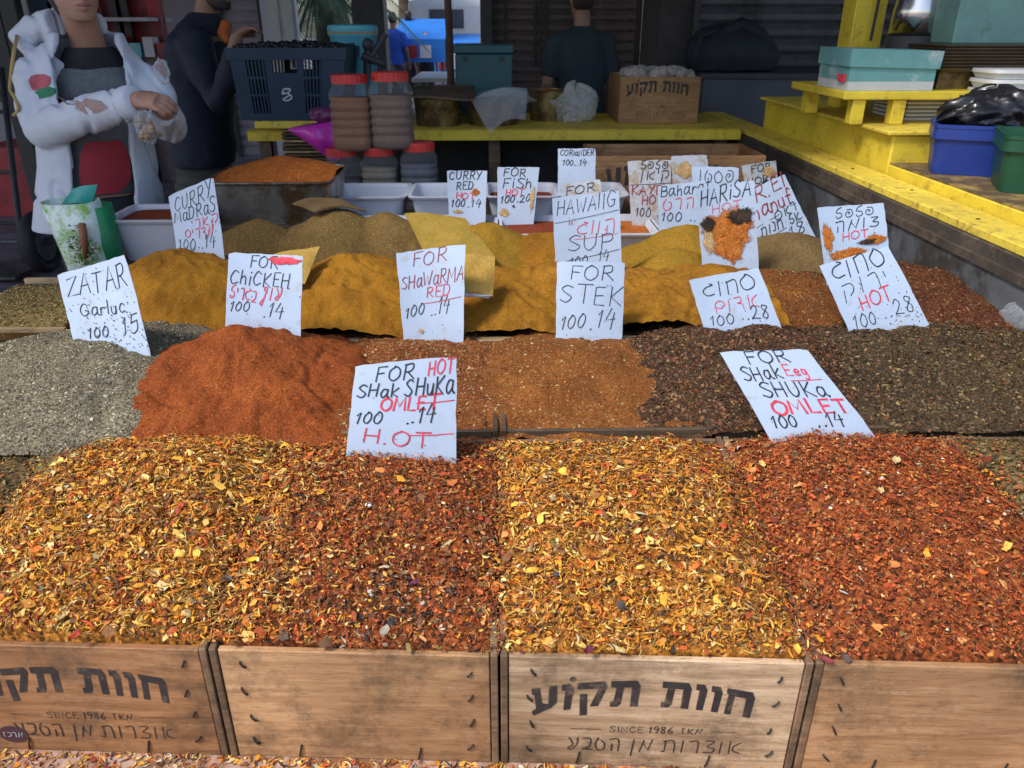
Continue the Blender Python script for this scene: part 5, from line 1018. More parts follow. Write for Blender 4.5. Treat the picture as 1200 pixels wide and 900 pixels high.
card('cover_board', 'flat brown board covering the brass pans', 'board', [at(482, 112, 4.28), at(556, 116, 4.28), at(556, 100, 4.72), at(486, 101, 4.72)], .012, M_woodold, .002)
card('plastic_sheet', 'clear plastic sheet hanging from the brass pan over the counter edge', 'plastic sheet', [at(552, 118, 4.30), at(618, 104, 4.34), at(616, 140, 4.17), at(574, 157, 4.14)], .002, M_film, .05, 14)
crumple('plastic_bag', 'clear crumpled bag draped on the covered brass pan', 'plastic bag', at(592, 116, 4.50), (.15, .12, .05), M_film, 15, sag=.5)
M_wbag = mat('whitish_film', (.55, .56, .56), .3, var=.15, bump=.3, trans=.0)
crumple('plastic_bag', 'white crumpled plastic bag standing on the yellow counter', 'plastic bag', at(676, 124, 4.50) + Vector((0, .08, -.01)), (.13, .10, .11), plastic_clear('white_film', (.75, .75, .73), .3, .6), 19, sag=.6, zmin=.952)
M_tealbox = mat('teal_box_paint', (.012, .085, .10), .45, var=.15, bump=.05)
a, b = at(534, 100, 4.85), at(600, 100, 4.85); zt = at(566, 52, 4.85).z
tb_ = thing('storage_box', 'dark teal lidded box at the back of the counter', 'box')
MB().box(a.x, b.x, 4.85, 5.15, .951, zt - .05).build('box_body', M_tealbox, tb_, bevel=.006); MB().box(a.x - .008, b.x + .008, 4.84, 5.16, zt - .049, zt).build('lid', M_tealbox, tb_, bevel=.006)
for x in (a.x + .06, b.x - .06): MB().box(x - .012, x + .012, 4.835, 4.8495, zt - .09, zt - .06).build('latch', M_dark, tb_)

# ------------------------------------------------------------------ yellow stand at the right and what it carries
stand = thing('yellow_stand', 'stepped yellow painted stand behind the right rail', 'stand')
MB().box(1.436, 2.6, 1.2, 2.862, .02, .984).build('lower_step', M_yel, stand, bevel=.004)
MB().box(1.440, 2.6, 1.2, 2.862, .9845, .990).build('step_top', M_steptop, stand)
MB().box(1.436, 2.05, 2.865, 4.30, .02, 1.086).build('upper_block', M_yel, stand, bevel=.006)
MB().box(1.41, 2.07, 2.85, 4.32, 1.0865, 1.10).build('block_cap', M_yelworn, stand, bevel=.003)
bench = thing('small_bench', 'low yellow wooden bench standing on the stand', 'bench')
yb2 = 3.05; bl_, br_ = at(968, 97, yb2), at(1175, 120, yb2); ztop = at(1090, 107, yb2).z
x0b, x1b = at(992, 98, 3.05).x, 2.35
MB().box(x0b, x1b, yb2, 3.62, ztop - .03, ztop).build('bench_top', M_yel, bench, bevel=.004)
for px in (1003, 1050):
    x = at(px, 130, yb2 + .03).x; MB().box(x - .025, x + .025, yb2 + .01, yb2 + .06, 1.1005, ztop - .031).build('leg', M_yel, bench, bevel=.003)
for x in (x1b - .3,): MB().box(x - .025, x + .025, 3.5, 3.56, 1.1005 if x < 2.05 else .02, ztop - .031).build('leg', M_yel, bench)
x = at(1005, 130, yb2).x; MB().box(x - .025, x + .025, 3.5, 3.56, 1.1005, ztop - .031).build('leg', M_yel, bench)
M_plate = mat('white_foam', (.62, .63, .62), .5, var=.05, bump=.05)
pl = thing('plate_stack', 'stack of white flat trays under the yellow bench', 'tray stack')
a = at(1058, 138, 3.2)
for k in range(7): MB().box(a.x, a.x + .42, 3.18, 3.48, 1.101 + .015 * k, 1.112 + .015 * k).build('tray', M_plate, pl, bevel=.004)
# cyan cardboard box
M_cybox = mat('cyan_cardboard', (.13, .32, .32), .6, var=.12, bump=.05, dirt=(.45, .5, .48), dirt_amt=.34, dirt_scale=6); M_cywh = mat('pale_cardboard', (.50, .53, .52), .6, var=.1)
cb = thing('cardboard_box', 'flat turquoise cardboard box on the yellow bench', 'box')
xa, xb = at(994, 95, 3.07).x, at(1094, 98, 3.07).x; zc0 = ztop + .001; zc1 = at(1030, 57, 3.07).z; hh = zc1 - zc0
MB().box(xa, xb, 3.07, 3.36, zc0, zc0 + hh * .22).build('box_foot', M_cywh, cb); MB().box(xa, xb, 3.07, 3.36, zc0 + hh * .22 + .0005, zc0 + hh * .60).build('box_body', M_cybox, cb)
MB().hexa([(xa - .008, 3.062, zc0 + hh * .58), (xb + .008, 3.062, zc0 + hh * .52), (xb + .008, 3.368, zc0 + hh * .52), (xa - .008, 3.368, zc0 + hh * .58), (xa - .008, 3.062, zc1), (xb + .012, 3.062, zc1 - .008), (xb + .012, 3.368, zc1 - .008), (xa - .008, 3.368, zc1)]).build('lid', M_cybox, cb)
MB().box(xa - .0105, xa - .0015, 3.09, 3.15, zc0 + .03, zc0 + .055).build('red_label', M_red, cb)
# yellow post, kettle, mint box, brown trays, white cups, bins
post = thing('yellow_post', 'square yellow post rising behind the turquoise box', 'post')
a, b = at(996, 50, 3.70), at(1032, 50, 3.70); MB().box(a.x, b.x, 3.70, 3.70 + (b.x - a.x), 1.1005, 2.95).build('post_shaft', M_yel, post, bevel=.004)
M_steel2 = mat('polished_steel', (.55, .54, .53), .18, 1.0, var=.06, bump=.02)
kt = thing('steel_urn', 'polished steel kettle on a black base', 'kettle')
a, b = at(1040, 50, 3.50), at(1104, 50, 3.50); kc, kr = (a.x + b.x) / 2, (b.x - a.x) / 2; kz = at(1066, 42, 3.5).z
MB().rings([(kc, 3.5, ztop + .001, kr * 1.02, kr * 1.02), (kc, 3.5, kz, kr, kr)], 40).build('base', M_dark, kt)
MB().rings([(kc, 3.5, kz + .001, kr * .97, kr * .97), (kc, 3.5, kz + .10, kr * .92, kr * .92), (kc, 3.5, kz + .22, kr * .74, kr * .74), (kc, 3.5, kz + .27, kr * .5, kr * .5), (kc, 3.5, kz + .285, kr * .2, kr * .2)], 44).build('kettle_body', M_steel2, kt, smooth=True)
MB().ball((kc, 3.5, kz + .30), .02).build('lid_knob', M_dark, kt, smooth=True); MB().tube([(kc + kr * .9, 3.5, kz + .06), (kc + kr * 1.4, 3.5, kz + .09), (kc + kr * 1.35, 3.5, kz + .2), (kc + kr * .72, 3.5, kz + .22)], .012, 8).build('handle', M_dark, kt, smooth=True)
MB().tube([at(1020, 48, 3.66), at(1028, 10, 3.66), at(1034, -20, 3.66)], .007, 6).build('cable', M_dark, kt)
M_mint = mat('mint_paint', (.14, .27, .23), .5, var=.15, bump=.15, dirt=(.06, .09, .08), dirt_amt=.30, dirt_scale=14)
mb_ = thing('metal_box', 'mint green metal cabinet above the brown trays', 'cabinet')
a, b = at(1116, 50, 3.22), at(1205, 50, 3.22); zt_ = at(1140, 52, 3.22).z
MB().box(a.x, b.x, 3.22, 3.55, zt_, zt_ + .42).build('cabinet_body', M_mint, mb_, bevel=.006); MB().box(b.x + .002, b.x + .03, 3.24, 3.53, zt_, zt_ + .40).build('side_rail', M_dark, mb_)
M_tray = mat('brown_tray', (.11, .075, .045), .4, .3, var=.25, scale=10)
ts = thing('tray_stack', 'stack of dark brown baking trays on the bench', 'tray stack')
a, b = at(1102, 80, 3.12), at(1230, 80, 3.12); zz0, zz1 = at(1140, 85, 3.12).z, zt_ - .002
MB().box(a.x + .02, b.x, 3.16, 3.5, ztop + .001, zz0).build('bottom_box', M_brass, ts)
nt_ = 8
for k in range(nt_):
    z = zz0 + .001 + (zz1 - zz0) * k / nt_; m__ = MB(); m__.hexa([(a.x + .012, 3.135, z), (b.x - .01, 3.135, z), (b.x - .01, 3.52, z), (a.x + .012, 3.52, z), (a.x, 3.12, z + .013), (b.x, 3.12, z + .013), (b.x, 3.54, z + .013), (a.x, 3.54, z + .013)]); m__.build('tray', M_tray, ts, bevel=.002)
cs = thing('cup_stack', 'stack of white ribbed foam containers at the right edge', 'container stack')
a = at(1160, 110, 2.95); zt2 = at(1190, 82, 2.95).z; zb_ = .991; nk = 9; hk = (zt2 - zb_) / nk
for k in range(nk):
    z = zb_ + .001 + hk * k; MB().rings([(a.x + .15, 3.06, z, .122, .09, 0, 5), (a.x + .15, 3.06, z + hk * .55, .132, .097, 0, 5), (a.x + .15, 3.06, z + hk * .6, .138, .102, 0, 5), (a.x + .15, 3.06, z + hk * .95, .136, .10, 0, 5)], 36).build('container', M_plate, cs, smooth=False)
MB().box(2.056, 2.60, 2.865, 3.40, .02, .9905).build('ledge', M_yel, stand)
M_bblue = mat('blue_bin_plastic', (.012, .035, .22), .4, var=.12, bump=.04); M_bgreen = mat('green_bin_plastic', (.008, .065, .03), .4, var=.12, bump=.04)
def bin_(label, c, wx, wy, z1, rot, m, grp):
    z0 = .991; t = thing('plastic_bin', label, 'bin', grp); x, y = c
    def rg_(z, e): return (x, y, z, wx - e, wy - e, rot, 9)
    MB().rings([rg_(z0, .016), rg_(z1 - .045, .004), rg_(z1 - .045, -.004), rg_(z1, -.004), rg_(z1, .008), rg_(z1 - .05, .010), rg_(z0 + .01, .020)], 48).build('bin_shell', m, t)
    MB().rings([rg_(z1 - .010, -.0065), rg_(z1 - .004, -.0065)], 48, False).build('rim_line', m, t)
    return x, y, z1
q1 = bin_('royal blue square bin stuffed with a black bag', (1.600, 2.68), .115, .11, 1.15, -.42, M_bblue, 'bins on the yellow step')
q2 = bin_('dark green square bin at the right edge', (1.69, 2.36), .16, .13, 1.155, -.42, M_bgreen, 'bins on the yellow step')
M_bblk = mat('black_bag_plastic', (.012, .012, .014), .28, var=.2, bump=.3, bscale=14)
crumple('rubbish_bag', 'glossy black rubbish bag bulging over the blue bin', 'bag', (q1[0] + .06, q1[1] + .01, q1[2] + .025), (.17, .12, .085), M_bblk, 23, sag=.45)

# ------------------------------------------------------------------ walls, shutters and pillars behind
M_shut = mat('brown_shutter', (.16, .12, .115), .55, .2, var=.2, scale=3, bump=.1, dirt=(.08, .06, .055), dirt_amt=.4); M_shutd = mat('grey_shutter', (.085, .088, .10), .5, .3, var=.2, scale=3, dirt=(.04, .04, .045), dirt_amt=.4)
def shutter(label, x0, x1, y, z0, z1_, m, pitch=.085, grp='roller shutters'):
    t = thing('roller_shutter', label, 'shutter', grp); n = int((z1_ - z0) / pitch); me = None
    for k in range(n):
        z = z0 + k * pitch
        if me is None:
            mb = MB(); mb.add([(x0, y, z), (x1, y, z), (x0, y - .018, z + pitch * .25), (x1, y - .018, z + pitch * .25), (x0, y - .022, z + pitch * .6), (x1, y - .022, z + pitch * .6), (x0, y, z + pitch * .93), (x1, y, z + pitch * .93), (x0, y + .004, z + pitch), (x1, y + .004, z + pitch)], [(0, 1, 3, 2), (2, 3, 5, 4), (4, 5, 7, 6), (6, 7, 9, 8)])
            o = mb.build('slat', m, t); me = o.data
        else:
            o = link('slat', me, t); o.location = (0, 0, z - z0)
    MB().box(x0 - .05, x0, y - .05, y + .03, z0, z1_).build('guide', M_dark, t); MB().box(x1, x1 + .05, y - .05, y + .03, z0, z1_).build('guide', M_dark, t)
    return t
ys = 7.6
xA, xB, xC, xD = at(578, 30, ys).x, at(722, 30, ys).x, at(752, 30, ys).x, at(812, 30, ys).x
s1 = shutter('brown roller shutter behind the man in the dark shirt', xA, xC - .06, ys, .02, 2.9, M_shut)
for px in (592, 627, 633, 640): x = at(px, 30, 7.5).x; MB().tube([(x, 7.5, 1.1), (x, 7.5, 2.6)], .012, 6).build('lock_bar', M_dark, s1)
shutter('dark grey roller shutter at the back right', at(818, 30, 6.6).x, 4.6, 6.6, .9, 2.9, M_shutd, .11)
pw = thing('pillar', 'wide dark concrete pillar between the two shutters', 'pillar'); MB().box(xC, at(815, 30, 6.9).x, 6.75, 7.6, 0, 2.95).build('pillar_shaft', mat('dark_concrete', (.065, .06, .062), .8, var=.25), pw); MB().box(xC - .02, at(815, 30, 6.9).x + .02, 6.72, 7.0, 0, .25).build('plinth', M_dark, pw)
M_gwall = mat('grey_wall_paint', (.075, .08, .095), .75, var=.2, scale=4, bump=.1)
gw = thing('low_wall', 'low dark grey wall behind the stall rail', 'wall'); zgw = at(900, 86, 5.5).z
MB().box(at(822, 120, 5.5).x, 4.6, 5.5, 6.5, 0, zgw - .03).build('wall_body', M_gwall, gw); MB().box(at(822, 120, 5.5).x - .03, 4.6, 5.47, 6.5, zgw - .0295, zgw).build('wall_cap', M_dark, gw)
M_bagd = mat('navy_bag_cloth', (.010, .013, .022), .75, var=.3, bump=.4, bscale=30)
db = thing('duffel_bag', 'dark navy duffel bag lying on the low grey wall', 'bag')
c = at(862, 66, 5.75)
o = MB(); o.rings([(c.x - .02, 5.78, zgw + .002, .30, .17), (c.x - .02, 5.78, zgw + .10, .33, .19), (c.x - .04, 5.78, zgw + .20, .29, .16), (c.x - .06, 5.78, zgw + .27, .20, .10), (c.x - .08, 5.78, zgw + .30, .06, .04)], 28); o = o.build('bag_body', M_bagd, db)
remesh(o, .018, 3, lambda P: .05 * fbm(P[:, 0] * 6 + P[:, 1] * 3, P[:, 2] * 7, 4, 3))
MB().tube([at(812, 84, 5.6), at(815, 60, 5.6), at(822, 42, 5.62), at(838, 36, 5.68), at(850, 48, 5.7)], .016, 8).build('strap', M_bagd, db, smooth=True); MB().tube([at(850, 40, 5.68), at(868, 28, 5.7), at(890, 40, 5.72), at(905, 60, 5.72)], .045, 10).build('flap', M_bagd, db, smooth=True)
for lab, px0, px1, y in (('broad black pillar behind the blue bucket', 414, 451, 8.2), ('slim black post left of the brown shutter', 563, 578, 7.3)):
    a, b = at(px0, 40, y), at(px1, 40, y); p = thing('pillar', lab, 'pillar'); MB().box(a.x, b.x, y, y + (b.x - a.x), 0, 2.95).build('pillar_shaft', M_dark, p, bevel=.01); MB().box(a.x - .03, b.x + .03, y - .03, y + (b.x - a.x) + .03, 0, .06).build('base_plate', M_dark, p)
p = thing('thin_pole', 'thin rusty pole in the bright gap', 'pole'); a = at(527, 50, 6.2); MB().tube([(a.x, 6.2, 0), (a.x, 6.2, 1.35), (a.x - .03, 6.2, 2.95)], [.03, .027, .022], 10).build('pole_shaft', mat('rust', (.10, .05, .035), .8), p, smooth=True); MB().box(a.x - .08, a.x + .08, 6.12, 6.28, 0, .01).build('foot_plate', M_dark, p)

# ------------------------------------------------------------------ left side: stalls and trolley
M_redp = mat('red_panel', (.34, .02, .03), .45, var=.2, bump=.05, dirt=(.15, .02, .03), dirt_amt=.38, dirt_scale=2)
yr = 8.0
rs = thing('red_stall', 'red panelled stall behind the woman', 'stall')
a, b = at(118, 30, yr), at(190, 30, yr); zlo = at(150, 66, yr).z
MB().box(a.x, b.x, yr, yr + .08, .0, zlo).build('counter_front', mat('stall_front', (.20, .15, .17), .6), rs); MB().box(a.x, b.x, yr + .05, yr + .1, zlo + .002, 2.9).build('back_panel', M_redp, rs)
for px in (112, 140, 148, 184): x = at(px, 20, yr).x; MB().box(x - .05, x + .05, yr - .06, yr - .001, 0, 2.9).build('frame_post', M_redp if px in (112, 184) else M_dark, rs)
MB().box(a.x, b.x, yr - .3, yr + .3, zlo + .30, zlo + .33).build('shelf', M_white, rs)
for k in range(5): MB().box(a.x + .1 + .12 * k, a.x + .19 + .12 * k, yr - .25, yr - .1, zlo + .003, zlo + .12 + .05 * (k % 2)).build('packet', [M_white, M_redp, M_cyan2][k % 3], rs)
ls = thing('dark_stall', 'dark metal stall frame at the left edge with red crates', 'stall')
for px in (2, 20): x = at(px, 60, 6.2).x; MB().box(x - .06, x + .06, 6.2, 6.3, 0, 2.6).build('frame_post', M_dark, ls)
x0, x1 = at(-60, 60, 6.5).x, at(28, 60, 6.5).x; MB().box(x0, x1, 6.4, 7.2, .9, .95).build('shelf', M_dark, ls); MB().box(x0, x1 - .1, 6.5, 7.1, .0, .55).build('red_crate', M_redp, ls); MB().box(x0, x1, 6.45, 7.1, 1.45, 1.5).build('upper_shelf', M_dark, ls)
for k in range(6): MB().box(x0 + .1 + .15 * k, x0 + .22 + .15 * k, 6.5, 6.7, 1.501, 1.66 + .04 * (k % 3)).build('packet', [M_white, M_blue, M_redp][k % 3], ls)
# hand trolley
tr = thing('hand_trolley', 'black hand trolley with rubber wheel at the left edge', 'trolley')
yw = 4.9; wc = at(48, 283, yw); rw = wc.z
M_rub = mat('tyre_rubber', (.018, .018, .022), .7, var=.3, bump=.2)
def wheel(cx, cy, r, w_):
    ty = MB(); ty.rings([], 3) if False else None
    n, k = 40, 12; v = []; f = []
    for i in range(n):
        A = 2 * math.pi * i / n
        for j in range(k): Bq = 2 * math.pi * j / k; rr_ = r - .032 + .032 * math.cos(Bq); v.append((cx + w_ * math.sin(Bq), cy + rr_ * math.cos(A), r + rr_ * math.sin(A)))
    for i in range(n):
        for j in range(k): f.append((i * k + j, i * k + (j + 1) % k, ((i + 1) % n) * k + (j + 1) % k, ((i + 1) % n) * k + j))
    o = pydata('wheel', v, f, M_rub, tr, True)
    MB().tube([(cx - w_ * .7, cy, r), (cx + w_ * .7, cy, r)], r * .62, 24).build('rim', M_galv, o)
    MB().tube([(cx - w_ * 1.3, cy, r), (cx + w_ * 1.3, cy, r)], .022, 12).build('hub', M_dark, o)
wheel(wc.x, yw, rw, .05); wheel(wc.x - .48, yw, rw, .05)
MB().tube([(wc.x - .5, yw, rw), (wc.x, yw, rw)], .014, 10).build('axle', M_galv, tr)
for dx in (-.12, -.38): MB().tube([(wc.x + dx, yw - .02, .06), (wc.x + dx, yw + .02, rw + .1), (wc.x + dx - .05, yw + .35, 1.2)], .018, 10).build('upright', M_dark, tr, smooth=True)
for h in (.3, .6, .95): MB().tube([(wc.x - .39 - (h - .2) * .05, yw + .02 + (h - .2) * .33, h), (wc.x - .11 - (h - .2) * .05, yw + .02 + (h - .2) * .33, h)], .012, 8).build('cross_bar', M_dark, tr)
MB().box(wc.x - .45, wc.x - .05, yw - .28, yw - .02, .03, .045).build('toe_plate', M_galv, tr)

# ------------------------------------------------------------------ people
M_skin = mat('skin', (.36, .19, .13), .5, var=.12, scale=12, bump=.05); M_skin2 = mat('skin_tan', (.26, .135, .09), .5, var=.12, scale=12, bump=.05)
M_hair = mat('dark_hair', (.03, .02, .016), .5, var=.4, scale=60, stretch=(1, 1, 6), bump=.4)
def head(mb, c, fwd, s=1.0):
    """head about a centre, facing fwd (unit, level); adds skull, jaw, nose, ears, neck base to mb"""
    f = Vector(fwd).normalized(); r = Vector((f.y, -f.x, 0)); u = Vector((0, 0, 1)); c = Vector(c)
    def q(a, b, d): return c + (r * a + f * b + u * d) * s
    rot = math.atan2(f.y, f.x) - math.pi / 2
    prof = [(-.118, .028, .03, .055), (-.105, .045, .05, .04), (-.07, .062, .075, .02), (-.02, .072, .088, .008), (.03, .076, .097, 0), (.075, .073, .094, -.005), (.11, .055, .072, -.008), (.128, .03, .04, -.01), (.134, .008, .01, -.01)]
    mb.rings([(*(q(0, o, z)[0:3]), rx * s, ry * s, rot) for z, rx, ry, o in prof], 24)
    mb.tube([q(0, .088, .02), q(0, .104, -.005), q(0, .118, -.03), q(0, .098, -.042)], [.009 * s, .012 * s, .015 * s, .008 * s], 8)
    mb.tube([q(-.024, .088, -.066), q(0, .099, -.064), q(.024, .088, -.066)], [.004 * s, .0085 * s, .004 * s], 8)
    mb.tube([q(-.022, .088, -.078), q(0, .098, -.078), q(.022, .088, -.078)], [.004 * s, .0095 * s, .004 * s], 8)
    for sd in (-1, 1):
        mb.tube([q(sd * .06, .075, .035), q(sd * .03, .095, .038), q(sd * .01, .092, .03)], [.008 * s, .009 * s, .005 * s], 6)
        mb.tube([q(sd * .072, -.005, -.03), q(sd * .082, -.01, 0), q(sd * .08, -.012, .03)], [.008 * s, .014 * s, .01 * s], 8)
    return q
def eyes(q, parent, s=1.0):
    for sd in (-1, 1): MB().ball(q(sd * .031, .080, .008), .0125 * s, 12, 8).build('eye', M_eye, parent, smooth=True)
M_eye = mat('eye', (.10, .07, .05), .2, bump=0)
def hand(mb, wr, d, up, s=1.0, curl=.6, side=1):
    """hand from the wrist along d with palm facing -up, five bent fingers"""
    d = Vector(d).normalized(); up = Vector(up); r = d.cross(up).normalized() * side; up = r.cross(d).normalized() * side; wr = Vector(wr)
    def q(a, b, c): return wr + (r * a + d * b + up * c) * s
    mb.tube([q(0, -.02, 0), q(0, .02, 0), q(0, .055, 0), q(0, .085, -.004)], [.026 * s, .033 * s, .040 * s, .036 * s], 12, .55, upv=up)
    for k, (o, l) in enumerate(((-.030, .064), (-.010, .074), (.011, .070), (.030, .055))):
        a1, a2, a3 = curl * .5, curl * 1.2, curl * 1.9; p = [q(o, .075, -.004)]; yy, zz = .075, -.004
        for ln, an in ((l * .45, a1), (l * .33, a2), (l * .26, a3)): yy += ln * math.cos(an); zz -= ln * math.sin(an); p.append(q(o * 1.05, yy, zz))
        mb.tube(p, [.0105 * s, .0098 * s, .009 * s, .007 * s], 8)
    mb.tube([q(-.028, .012, -.006), q(-.048, .038, -.014), q(-.050, .062, -.026), q(-.040, .082, -.036)], [.013 * s, .0115 * s, .0105 * s, .008 * s], 8)
def folds(P, s=7, a=.016, sd=1):
    return a * fbm(P[:, 0] * s + 2 * P[:, 1], P[:, 2] * s * 1.4 + P[:, 0] * 3, 4, sd) * 2

# woman in the white jacket
yw_ = 2.95
wm = thing('person', 'woman in a white embroidered hooded jacket holding a small bag', 'person')
sR, sL = at(38, 72, yw_ - .02), at(158, 66, yw_ + .10)       # her shoulders as seen left and right
neck = at(100, 48, yw_ + .03); hip = at(125, 245, yw_ + .04); elb = at(45, 150, yw_ - .10); wr = at(163, 118, yw_ - .30); elb2 = at(202, 150, yw_ - .02); wr2 = at(192, 128, yw_ - .26)
fw = Vector((.50, -.86, 0)).normalized(); hx_, hy_ = neck.x + .01, neck.y - .005
rotw = math.atan2(fw.y, fw.x) - math.pi / 2
ctr = lambda px, py: at(px, py, yw_ + .03)
# body (head, neck, hands, legs)
mb = MB(); fh = Vector((.62, -.78, 0)).normalized(); hc = at(93, 25, yw_ - .05) + Vector((0, 0, .118)); qh = head(mb, hc, fh, 1.0)
mb.tube([neck + Vector((-.005, .02, -.10)), neck + Vector((.01, .0, .0)), hc + Vector((-.01, .012, -.06))], [.075, .056, .055], 16)
hand(mb, wr + Vector((-.012, 0, 0)), (.93, -.22, .02), (.1, -.55, .8), .92, .85); hand(mb, wr2 + Vector((.02, .02, .005)), (-.55, -.45, .35), (.2, -.5, .8), .90, .8, -1)
mb.tube([wr - (wr - elb).normalized() * .12, wr + (wr - elb).normalized() * .02], [.034, .028], 12); mb.tube([wr2 - (wr2 - elb2).normalized() * .10, wr2], [.034, .027], 12)
hz = hip.z; 
mb.rings([(hip.x, hip.y, hz - .05, .15, .11, rotw), (hip.x, hip.y, hz + .1, .15, .11, rotw), (neck.x, neck.y + .03, neck.z - .25, .155, .10, rotw), (neck.x, neck.y + .03, neck.z - .10, .15, .08, rotw), (neck.x, neck.y + .02, neck.z - .06, .07, .06, rotw)], 24)
sx = Vector((math.cos(rotw), math.sin(rotw), 0))
for sd in (-1, 1):
    k0 = Vector((hip.x, hip.y, 0)) + sx * sd * .09
    mb.tube([k0 + Vector((0, 0, hz)), k0 + Vector((.0, -.01, hz * .52)), k0 + Vector((0, .02, .10)), k0 + Vector((0, .02, .06))], [.095, .062, .045, .045], 16); mb.tube([k0 + Vector((0, .04, .045)), k0 + fw * .14 + Vector((0, 0, .03))], [.04, .03], 10)
wb = mb.build('body', M_skin, wm); remesh(wb, .005, 2); eyes(qh, wm)
MB().tube([qh(-.024, .086, -.072), qh(-.008, .100, -.069), qh(0, .102, -.070), qh(.008, .100, -.069), qh(.024, .086, -.072)], [.003, .0065, .006, .0065, .003], 10).build('lips', mat('lips', (.30, .10, .09), .45), wm, smooth=True)
# hair
mb = MB(); mb.rings([(*(qh(0, -.045, z)), rx, ry, rotw) for z, rx, ry in ((-.10, .05, .035), (-.04, .078, .065), (.03, .088, .078), (.08, .086, .085), (.12, .068, .072), (.145, .03, .035))], 24); mb.tube([qh(-.06, -.02, -.0), qh(-.074, .0, .05), qh(-.05, .06, .11), qh(0, .09, .105), qh(.05, .06, .11), qh(.074, .0, .05), qh(.06, -.02, 0)], .022, 8)
remesh(mb.build('hair', M_hair, wm), .008, 3)
# trousers
M_trou = mat('dark_trousers', (.02, .02, .025), .8, var=.2, bump=.2); mb = MB()
mb.rings([(hip.x, hip.y, hz - .18, .165, .125, rotw), (hip.x, hip.y, hz + .06, .16, .12, rotw)], 24)
for sd in (-1, 1):
    k0 = Vector((hip.x, hip.y, 0)) + sx * sd * .09; mb.tube([k0 + Vector((0, 0, hz - .05)), k0 + Vector((0, -.01, hz * .5)), k0 + Vector((0, .02, .07))], [.105, .078, .068], 16)
remesh(mb.build('trousers', M_trou, wm), .014, 4, lambda P: folds(P, 9, .01))
# sweater (grey) and dark undershirt collar
M_grey = mat('grey_knit', (.13, .135, .145), .9, var=.2, scale=60, bump=.5, bscale=200); mb = MB()
mb.rings([(hip.x, hip.y, hz + .07, .163, .118, rotw), (ctr(120, 190).x, hip.y, ctr(120, 190).z, .165, .122, rotw), (neck.x + .02, neck.y + .02, neck.z - .28, .168, .118, rotw), (neck.x + .01, neck.y + .03, neck.z - .14, .165, .108, rotw), (neck.x, neck.y + .03, neck.z - .085, .140, .095, rotw)], 28)
remesh(mb.build('sweater', M_grey, wm), .009, 3, lambda P: folds(P, 8, .008, 4))
M_und = mat('black_undershirt', (.012, .012, .016), .8, bump=.2); mb = MB()
mb.rings([(neck.x, neck.y + .03, neck.z - .18, .150, .096, rotw), (neck.x, neck.y + .03, neck.z - .09, .130, .090, rotw), (neck.x + .004, neck.y + .016, neck.z - .045, .094, .084, rotw), (neck.x + .008, neck.y + .008, neck.z - .020, .080, .076, rotw)], 28); remesh(mb.build('undershirt', M_und, wm), .007, 2)
# printed red panel low on the sweater: a plain patch
M_patch = mat('red_print', (.30, .014, .03), .7, var=.1, bump=.2); M_patchw = mat('pale_hem', (.42, .42, .45), .8)
mb = MB(); v = []; n1 = 10
for j in range(n1 + 1):
    for i in range(n1 + 1):
        a_ = -.50 + 1.0 * i / n1; zq = at(150, 166, 2.85).z + (at(150, 228, 2.85).z - at(150, 166, 2.85).z) * j / n1
        wid = max(.05, 1 - abs((j / n1) * 2 - .9) ** 3.2) ** .3 * (.80 + .25 * j / n1); cx_ = hip + (ctr(120, 190) - hip) * ((zq - hip.z) / (ctr(120, 190).z - hip.z)); an = a_ * wid
        v.append(Vector((cx_.x, hip.y, zq)) + sx * (.186 * math.sin(an + .05)) + fw * (.140 * math.cos(an + .05)))
mb.add(v, [(j * (n1 + 1) + i, j * (n1 + 1) + i + 1, (j + 1) * (n1 + 1) + i + 1, (j + 1) * (n1 + 1) + i) for j in range(n1) for i in range(n1)]); mb.build('red_print', M_patch, wm, smooth=True)
# jacket: open front shell, sleeves, hood
M_jack = mat('white_jacket_cloth', (.52, .55, .62), .85, var=.06, scale=10, bump=.35, bscale=45)
def jring(c, rx, ry, z, op, n=26, th=.026):
    """open C-shaped ring, gap op (radians) facing fw"""
    out = []; inn = []
    for k in range(n + 1):
        a_ = op + (2 * math.pi - 2 * op) * k / n
        dv = sx * math.sin(a_) * rx + fw * math.cos(a_) * ry
        out.append(Vector((c.x, c.y, z)) + dv); inn.append(Vector((c.x, c.y, z)) + dv * (1 - th / max(rx, .05)))
    return out + inn[::-1]
levels = [(at(118, 262, yw_ + .03), .232, .175, .55), (at(118, 235, yw_ + .03), .225, .17, .50), (at(116, 190, yw_ + .03), .205, .155, .50), (at(112, 150, yw_ + .03), .20, .15, .55), (at(106, 110, yw_ + .03), .208, .150, .60), (at(103, 85, yw_ + .03), .205, .142, .62), (at(100, 66, yw_ + .03), .175, .125, .72), (at(100, 50, yw_ + .03), .135, .110, .85), (at(100, 38, yw_ + .03), .120, .105, 1.0)]
v = []; f = []; m0 = None
for (c, rx, ry, op) in levels: rg_ = jring(c, rx, ry, c.z, op); m0 = len(rg_); v += rg_
for i in range(len(levels) - 1):
    for j in range(m0): f.append((i * m0 + j, i * m0 + (j + 1) % m0, (i + 1) * m0 + (j + 1) % m0, (i + 1) * m0 + j))
f.append(tuple(range(m0))[::-1]); f.append(tuple((len(levels) - 1) * m0 + j for j in range(m0)))
mb = MB(); mb.add(v, f)
